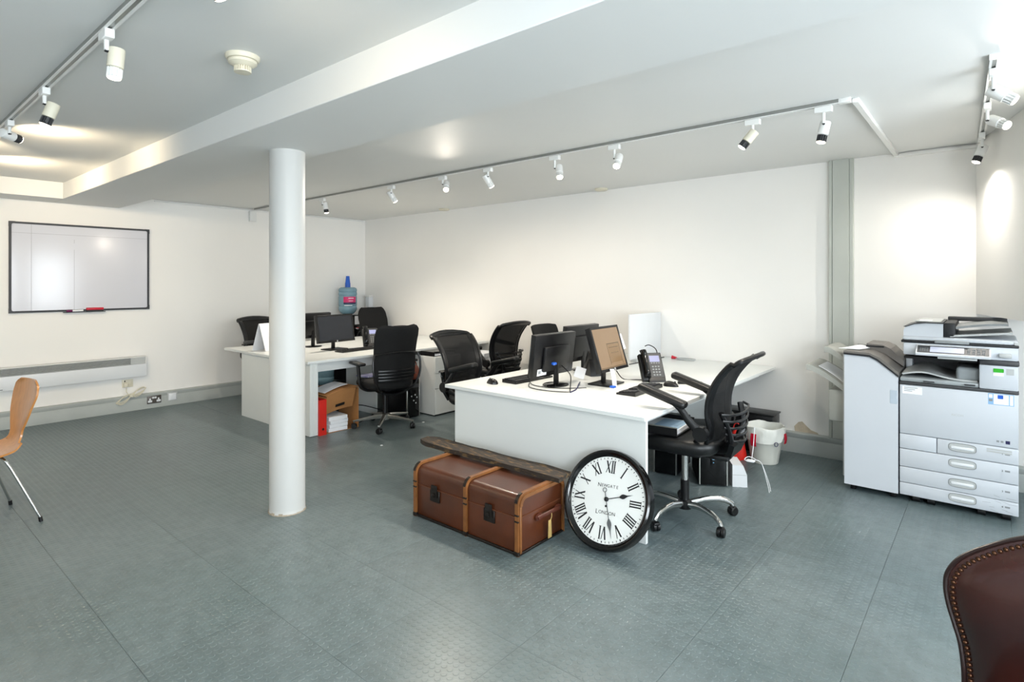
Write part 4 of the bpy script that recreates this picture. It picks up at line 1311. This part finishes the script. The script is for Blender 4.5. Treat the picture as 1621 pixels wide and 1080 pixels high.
# clock (dial faces local -Y), leaning on the desk end panel
CR = .272
t = thing('wall_clock', 'large round black-rimmed roman numeral clock leaning on desk', 'clock', (-1.655, 2.80, CR*math.cos(R(22))+.012))
t.rotation_euler = (R(-22), 0, 0)
QY = M.Rotation(PI/2, 4, 'X')   # local xy-plane -> xz, +z -> -y
G().lathe([(.232, -.012), (.232, .012), (.238, .018), (.246, .03), (.258, .034), (.268, .028), (CR, .012), (CR, -.02), (.26, -.035), (.2, -.04), (.0005, -.04)], 64, QY).build('bezel', BGLOSS, t)
DIAL = mat('cream_dial', '#eff1ee', .3, noise=.01, coat=.3)
dial = G().lathe([(.0005, .011), (.234, .011), (.234, .005), (.0005, .004)], 64, QY).build('dial', DIAL, t)
ROLL = R(4)
def dm(ang, r_=0.):
    """matrix: local x right, y outwards(up) at clock angle ang (clockwise from 12), on the dial"""
    return QY @ M.Rotation(ROLL-ang, 4, 'Z') @ M.Translation((0, r_, .0112))
NUM = ['XII', 'I', 'II', 'III', 'IIII', 'V', 'VI', 'VII', 'VIII', 'IX', 'X', 'XI']
def numeral(s_):
    H_ = .066
    el, x = [], 0
    wid_ = {'I': .0135, 'V': .036, 'X': .036}
    for ch in s_:
        el.append((ch, x))
        x += wid_[ch]
    tot = x
    quads = []
    def stroke(xa, xb, wd):
        quads.append([(xa-wd/2, -H_/2), (xa+wd/2, -H_/2), (xb+wd/2, H_/2), (xb-wd/2, H_/2)])
    for ch, xx in el:
        xx -= tot/2
        c = xx+wid_[ch]/2
        if ch == 'I':
            stroke(c, c, .0075)
            for zz in (-H_/2, H_/2):
                quads.append([(c-.0066, zz-.0013), (c+.0066, zz-.0013), (c+.0066, zz+.0013), (c-.0066, zz+.0013)])
        elif ch == 'V':
            stroke(c, c-.012, .009); stroke(c+.001, c+.013, .004)
        else:
            stroke(c+.012, c-.012, .009); stroke(c-.012, c+.012, .004)
    return quads
for i, s_ in enumerate(NUM):
    g = G()
    for j, q in enumerate(numeral(s_)):
        g.prism(q, .0008+.00002*j, dm(2*PI*i/12, .176))
    g.build('numeral', INK, dial, smooth=False)
g = G()
for i in range(60):
    big = i % 5 == 0
    w_ = .003 if big else .0016
    g.prism([(-w_, -.005), (w_, -.005), (w_, .005), (-w_, .005)], .0008, dm(2*PI*i/60, .222))
g.build('minute_marks', INK, dial, smooth=False)
def dial_text(s0, rest, size, yy, nm):
    full = s0+rest
    g = G()
    step = size*.80
    x = -step*(len(full)-1)/2
    for i, ch in enumerate(full):
        sz = size*1.28 if i == 0 else size
        g.text(ch, sz, dm(0) @ M.Translation((x+i*step, yy, .0003)), .0003)
    g.build(nm, INK, dial, smooth=False)
dial_text('N', 'EWGATE', .0235, .071, 'lettering')
dial_text('L', 'ONDON', .0265, -.072, 'lettering')
G().lathe([(.004, 0), (.0065, 0), (.0065, .0008), (.004, .0008)], 14, dm(0) @ M.Translation((0, -.036, 0))).build('ring_print', INK, dial)
def hand(nm, ang, ln, mt, tail):
    g = G()
    T_ = dm(ang) @ M.Translation((0, 0, .004 if nm == 'hour_hand' else .007))
    g.prism([(-.002, 0), (.002, 0), (.0018, ln*.52), (-.0018, ln*.52)], .0015, T_)
    g.prism([(0, ln), (-.003, ln*.80), (-.012, ln*.66), (-.012, ln*.60), (-.007, ln*.54), (-.002, ln*.50), (.002, ln*.50), (.007, ln*.54), (.012, ln*.60), (.012, ln*.66), (.003, ln*.80)], .0016, T_)
    if tail:
        g.prism([(-.002, -.04), (.002, -.04), (.002, 0), (-.002, 0)], .0015, T_)
        g.tube([T_ @ V((.011*math.cos(a), -.05+.011*math.sin(a), .001)) for a in [2*PI*i/16 for i in range(16)]], .002, 6, True)
    g.build(nm, mt, t, smooth=False)
hand('hour_hand', R(74), .165, INK, False)
hand('minute_hand', R(163), .205, mat('grey_hand', '#5d6062', .35), True)
G().lathe([(.0125, 0), (.0125, .008), (.008, .011), (.0005, .011)], 20, dm(0)).build('centre_boss', INK, t)

# ------------------------------------------------------------------ copier
PX, PY = -.481, 4.668
t = thing('copier', 'large white multifunction copier against back wall', 'copier', (PX, PY, 0))
W, D = .606, .62
z0 = .05
PRN = mat('copier_white', '#c8cdd3', .42, noise=.015, nscale=4)
PLG = mat('copier_grey', '#9aa0a2', .42, noise=.05)
B('body', PRN, t, (0, .018, z0), (W, D, .80), .006)
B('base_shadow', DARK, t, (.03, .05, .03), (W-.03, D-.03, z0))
for x in (.09, .17, .43, .55):
    for y in (.06, .52):
        G().cyl((x-.02, y, .024), (x+.02, y, .024), .024, n=16).build('caster', BLACK, t)
B('front_door', PRN, t, (0, 0, .463), (W, .02, .795), .006)
zs_ = [(.048, .130), (.133, .237), (.241, .359), (.363, .460)]
for i, (a, b) in enumerate(zs_):
    xa = 0 if i < 3 else .205
    d_ = B('drawer', PRN, t, (xa, 0, a), (W, .02, b), .004)
    hc = .335 if i < 3 else .335
    zc_ = (a+b)/2+(.006 if i in (0, 1) else .018 if i == 2 else .01)
    g = G()
    # recessed oval pull
    pr = [(.068*math.copysign(abs(math.cos(q))**.55, math.cos(q)), .026*math.copysign(abs(math.sin(q))**.55, math.sin(q))) for q in [2*PI*k_/28 for k_ in range(28)]]
    G().prism(pr, .002, M.Translation((hc, .0, zc_)) @ QY).build('pull_recess', LGREY, d_)
    G().tube([(hc+x*1.02, -.002, zc_+z*1.02) for x, z in pr], .0022, 6, True).build('pull_rim', MGREY, d_)
    B('pull_bar', WPLAST, d_, (hc-.058, -.006, zc_-.012), (hc+.058, -.001, zc_+.006), .004)
    G().text(str(4-i), .016, M.Translation((.53, -.0008, zc_-.002)) @ QY, .0002).build('drawer_number', INK, d_)
    B('paper_mark', GREYTXT, d_, (.542, -.0006, zc_-.006), (.566, .0002, zc_+.004))
B('side_panel', PRN, t, (0, 0, .363), (.201, .02, .460), .004)
# stickers on the front
st = B('sticker_sheet', mat('sticker_blue', '#8fb9e0', .4), t, (.462, -.0008, .722), (.585, .0003, .792))
B('sticker_print', PAPER, st, (.488, -.0014, .726), (.56, -.0008, .788))
B('sticker_print', BLUE, st, (.508, -.002, .762), (.534, -.0014, .785), .002, 1)
B('sticker_print', PAPER, st, (.466, -.0014, .764), (.483, -.0008, .786))
B('sticker_print', MGREY, st, (.466, -.0014, .742), (.483, -.0008, .756))
B('sticker_print', PAPER, st, (.565, -.0014, .726), (.581, -.0008, .788))
ls = B('label_sticker', PAPER, t, (.015, -.0008, .735), (.125, .0003, .785))
for q in range(3):
    B('print_line', GREYTXT, ls, (.025, -.0013, .775-.011*q), (.10-.015*q, -.0008, .779-.011*q))
G().text('RICOH', .02, M.Translation((.31, -.0008, .628)) @ QY, .0002).build('maker_lettering', LGREY, t)
B('energy_mark', NAVY, t, (.545, -.0008, .485), (.566, .0003, .505))
for x in (.502, .522):
    B('small_mark', GREYTXT, t, (x, -.0008, .490), (x+.013, .0003, .502))
for q in range(2):
    B('label_strip', LGREY, t, (.455, -.0008, .436-.014*q), (.575, .0003, .446-.014*q)) 
for i in range(10):
    x, z = .40+.19*rnd.random(), .06+.11*rnd.random()
    B('scuff', GREYTXT, t, (0, 0, 0), (.02+.03*rnd.random(), .0006, .0012), 0, 1, M.Translation((x-.02, -.0006, z)) @ M.Rotation(R(rnd.uniform(-5, 25)), 4, 'Y'))
B('dark_line', DGREY, t, (-.002, -.004, .797), (W+.002, D-.05, .815), .003)
# output bay
B('bay_floor', PLG, t, (.0, .01, .815), (.42, .5, .845), .01)
G().slab(lambda u, v: (.01+.40*u, .04+.42*v, .85+.055*math.exp(-((u-.28)/.28)**2)*(.6+.4*v)), 14, 4, .01).build('bay_ramp', LGREY, t)
B('bay_back', DGREY, t, (.02, .44, .815), (.43, .5, .985))
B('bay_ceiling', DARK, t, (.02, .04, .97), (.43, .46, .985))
B('bay_post', PLG, t, (.30, .06, .845), (.42, .4, .935), .02, 3)
B('bay_lip', DGREY, t, (.13, -.002, .823), (.19, .012, .831), .002, 1)
B('bay_lip', DGREY, t, (.345, -.002, .826), (.40, .012, .834), .002, 1)
B('left_post', PRN, t, (.0, .36, .815), (.04, .52, 1.0), .006)
# right block
B('right_block', PRN, t, (.418, 0, .815), (W, .5, .968), .008)
B('right_cap', DGREY, t, (.418, -.006, .968), (W+.004, .5, 1.0), .008)
gs = B('green_sticker', mat('green_print', '#2fae1f', .4), t, (.487, -.0008, .925), (.537, .0003, .949), .003, 1)
B('sticker_print', PAPER, t, (.487, -.0007, .903), (.537, .0003, .9245))
B('grey_sticker', LGREY, t, (.548, -.0008, .913), (.585, .0003, .952))
# scanner
B('scanner', PRN, t, (.02, .0, 1.0), (W, .56, 1.082), .008)
g = G()
g.skin([g.ring([(x, -.075, 1.015), (x, -.07, 1.008), (x, .03, 1.0), (x, .03, 1.075), (x, -.0, 1.073), (x, -.078, 1.024)]) for x in (.095, .475)])
cp_ = g.build('control_panel', WPLAST, t)
Tp = M.Translation((0, -.078, 1.0245)) @ M.Rotation(R(32.2), 4, 'X')
B('panel_field', DGREY, cp_, (.102, .006, 0), (.468, .08, .0015), 0, 1, Tp)
B('touch_screen', mat('panel_screen', '#c6cbe0', .15), cp_, (.17, .015, .0012), (.345, .07, .003), 0, 1, Tp)
for i in range(4):
    for j in range(3):
        B('button', mat('panel_button', '#555b60', .5), cp_, (.36+.024*i, .018+.018*j, .001), (.376+.024*i, .03+.018*j, .0035), .001, 1, Tp)
for j in range(4):
    B('button', mat('panel_button', '#555b60', .5), cp_, (.115+.012*j, .02, .001), (.123+.012*j, .06, .003), .001, 1, Tp)
B('panel_lip', LGREY, t, (.21, -.06, .992), (.41, -.01, 1.004), .003)
B('card_reader', LGREY, t, (.515, -.03, 1.02), (.575, .004, 1.045), .006)
B('lid_seam', INK, t, (.008, -.004, 1.082), (W+.002, .55, 1.098), .004)
# document feeder
B('feeder_base', PRN, t, (.015, .0, 1.098), (W, .54, 1.125), .012)
g = G()
pf = [(.0, 1.12), (.0, 1.165), (.012, 1.188), (.06, 1.208), (.12, 1.216), (.215, 1.214), (.215, 1.12)]
g.skin([g.ring([(x+.02, y, z) for x, z in pf]) for y in (.02, .5)])
g.build('feeder_head', PRN, t)
g = G()
pc = [(-.002, 1.188), (.014, 1.192), (.06, 1.212), (.12, 1.222), (.215, 1.222), (.215, 1.214), (.12, 1.214), (.06, 1.205), (.012, 1.185)]
g.skin([g.ring([(x+.02, y, z) for x, z in pc]) for y in (.012, .51)])
g.build('feeder_cover', DGREY, t)
B('feeder_cover_top', LGREY, t, (.08, .06, 1.221), (.22, .48, 1.227), .002, 1)
B('feeder_notice', PAPER, t, (.10, .09, 1.227), (.17, .2, 1.2285))
B('feeder_mouth', INK, t, (.235, .03, 1.125), (.30, .5, 1.222), .01)
G().slab(lambda u, v: (.28+.28*u, .05+.45*v, 1.185+.055*u-.02*u*u*u), 8, 3, .014).build('feeder_tray', MGREY, t)
B('tray_rail', DGREY, t, (.24, .44, 1.215), (.56, .49, 1.245), .006)
G().slab(lambda u, v: (.27+.31*u, .03+.48*v, 1.135+.035*u), 6, 3, .012).build('lower_tray', LGREY, t)
B('lid_handle', MGREY, t, (.19, -.012, 1.088), (.37, .004, 1.108), .005)
B('corner_pad', LGREY, t, (W-.022, -.003, 1.098), (W+.002, .1, 1.118), .003, 1)

# finisher unit
t = thing('finisher_unit', 'white finisher unit with sloping grey top left of copier', 'finisher', (-.812, 4.668, 0))
FWd, FD = .322, .58
g = G()
pf = [(0, .045), (0, .975), (.155, .968), (.20, .945), (FWd, .845), (FWd, .045)]
g.skin([g.ring([(x, y, z) for x, z in pf]) for y in (0, FD)])
g.build('body', PRN, t, smooth=False)
g = G()
pf2 = [(-.004, .975), (-.004, .998), (.15, .993), (.215, .965), (FWd+.004, .872), (FWd+.004, .845), (.20, .945), (.155, .968)]
g.skin([g.ring([(x, y, z) for x, z in pf2]) for y in (-.006, FD)])
g.build('top_cover', mat('taupe_plastic', '#6f6b66', .4, noise=.05), t, smooth=False)
g = G()
pf3 = [(-.002, .972), (.155, .965), (.202, .941), (FWd+.003, .84), (FWd+.003, .852), (.205, .953), (.157, .978), (-.004, .985)]
g.skin([g.ring([(x, y, z) for x, z in pf3]) for y in (-.009, -.0005)])
g.build('cover_edge', INK, t, smooth=False)
g = G()
pf4 = [(.10, .994), (.10, 1.035), (.20, 1.03), (.25, 1.005), (FWd+.006, .925), (FWd+.006, .885), (.215, .966), (.15, .993)]
g.skin([g.ring([(x, y, z) for x, z in pf4]) for y in (.26, FD)])
g.build('raised_cover', mat('taupe_plastic_dark', '#7a7570', .4, noise=.05), t, smooth=False)
B('cover_slot', INK, t, (.098, .252, 1.012), (.21, .262, 1.022))
B('door_pull', mat('pull_blue_grey', '#b4c0cb', .4), t, (FWd-.048, -.002, .655), (FWd-.004, .004, .75), .003, 1)
for x in (.03, .27):
    for y in (.05, .5):
        B('foot', BLACK, t, (x, y, 0), (x+.035, y+.04, .046), .006)
TRY = mat('tray_plastic', '#a6a7a0', .45, noise=.07, nscale=10)
for k_, (za, zb_, ln) in enumerate(((.70, .865, .27), (.90, 1.005, .15))):
    def f(u, v, za=za, zb_=zb_, ln=ln):
        uu = u
        return (-ln*uu, .10+.42*v, za+(zb_-za)*uu+.02*math.sin(PI*min(1, uu*1.0))*.8-(.035*max(0, uu-.85)*4 if uu > .85 else 0)*.5)
    tr = G().slab(f, 12, 6, .02).build('output_tray', TRY, t)
    for s_ in (.1, .52):
        G().slab(lambda u, v, s_=s_, f=f: V(f(u, 0))*1+V((0, s_-.10, .012*v-.03+.03*v)), 12, 2, .012).build('tray_side', TRY, tr)
G().box((-.13, .13, .45), (0, .5, .69), .02).build('tray_support', TRY, t)
B('side_cover', LGREY, t, (-.02, .06, .08), (0, .54, .97), .006)
def fp(u, v):
    x = -.01-.19*u
    uu = -x/.27
    return V((-.812+x, 4.668+.16+.3*v, .70+.165*uu+.018*math.sin(PI*uu)+.0165))
tag(G().slab(fp, 8, 4, .004).build('printed_sheet', PAPER, None), 'white printout on the lower output tray of the finisher', 'papers')
tag(G().slab(lambda u, v: V((-.812-.03+.13*u+.05*(v-.5), 4.668+.11+.16*v, 1.0005+.018*math.sin(PI*u)*v+.002)), 6, 4, .003).build('printed_sheet', PAPER, None), 'white folded paper on top of the finisher unit', 'papers')

# ------------------------------------------------------------------ leather chair at the right edge
LEA = mat('oxblood_leather', '#3d1810', .26, noise=.0, col2='#1f0a08', nscale=3.5, bump=.05, bscale=120, coat=.25)
PIP = mat('dark_piping', '#22110e', .35, noise=.1)
BRS = mat('antique_brass', '#553826', .3, .8, noise=.15)
CA = R(45.5)
cpos = FW*1.85*math.cos(CA)+RT*1.85*math.sin(CA)
t = thing('leather_chair', 'studded oxblood leather chair at lower right picture corner', 'chair', (cpos.x, cpos.y, 0), YAW-CA)
# local +Y = away from camera; the outer back faces -Y
def outline(k_=0.):
    pts = [(.0, .885), (.06, .879), (.12, .860), (.18, .822), (.235, .775), (.262, .73), (.268, .69), (.262, .645), (.25, .60), (.237, .55), (.23, .48), (.23, .40)]
    sp_ = [(p.x, p.y) for p in spline([V((a, b, 0)) for a, b in pts], 5)]
    full = [(-x, z) for x, z in reversed(sp_)][:-1]+sp_
    return full
OL = outline()
def scale_ol(k_):
    return [(x*(1-k_/.268), .42+(z-.42)*(1-k_/.485)) for x, z in OL]
g = G()
rings = []
for off, y in ((.012, .05), (0, .04), (0, .015), (.004, .008), (.022, .004), (.03, -.004), (.06, -.018), (.12, -.03), (.2, -.036)):
    rings.append(g.ring([(x, y, z) for x, z in scale_ol(off)]))
g.skin(rings)
back = g.build('backrest', LEA, t)
G().tube([(x, .010, z) for x, z in scale_ol(-.001)], .006, 8).build('piping', PIP, back)
# stud row following the edge
path = scale_ol(.014)
acc, prev, k_ = 0., path[0], 0
g0 = G().lathe([(.0058, 0), (.005, .0025), (.003, .004), (.0004, .0045)], 8, M.Rotation(PI/2, 4, 'X')).build('stud', BRS, back)
g0.location = (path[0][0], .005, path[0][1])
for p in path[1:]:
    seg = math.hypot(p[0]-prev[0], p[1]-prev[1])
    d_ = 0.
    while acc+seg-d_ >= .0135:
        d_ += .0135-acc
        acc = 0.
        o = g0.copy()
        col.objects.link(o)
        o.parent = back
        o.location = (prev[0]+(p[0]-prev[0])*d_/seg, .005, prev[1]+(p[1]-prev[1])*d_/seg)
    acc += seg-d_
    prev = p
seat(t, LEA, .40, .26, .26).location = (0, -.22, 0)
B('seat_frame', LEA, t, (-.24, -.46, .31), (.24, .06, .41), .02, 3)
for sx in (-1, 1):
    for y in (.02, -.42):
        G().cyl((sx*.20, y, .33), (sx*.215, y+(.05 if y > -.2 else -.02), 0), .024, .015, 12).build('leg', mat('mahogany', '#33160f', .3, noise=.15), t)
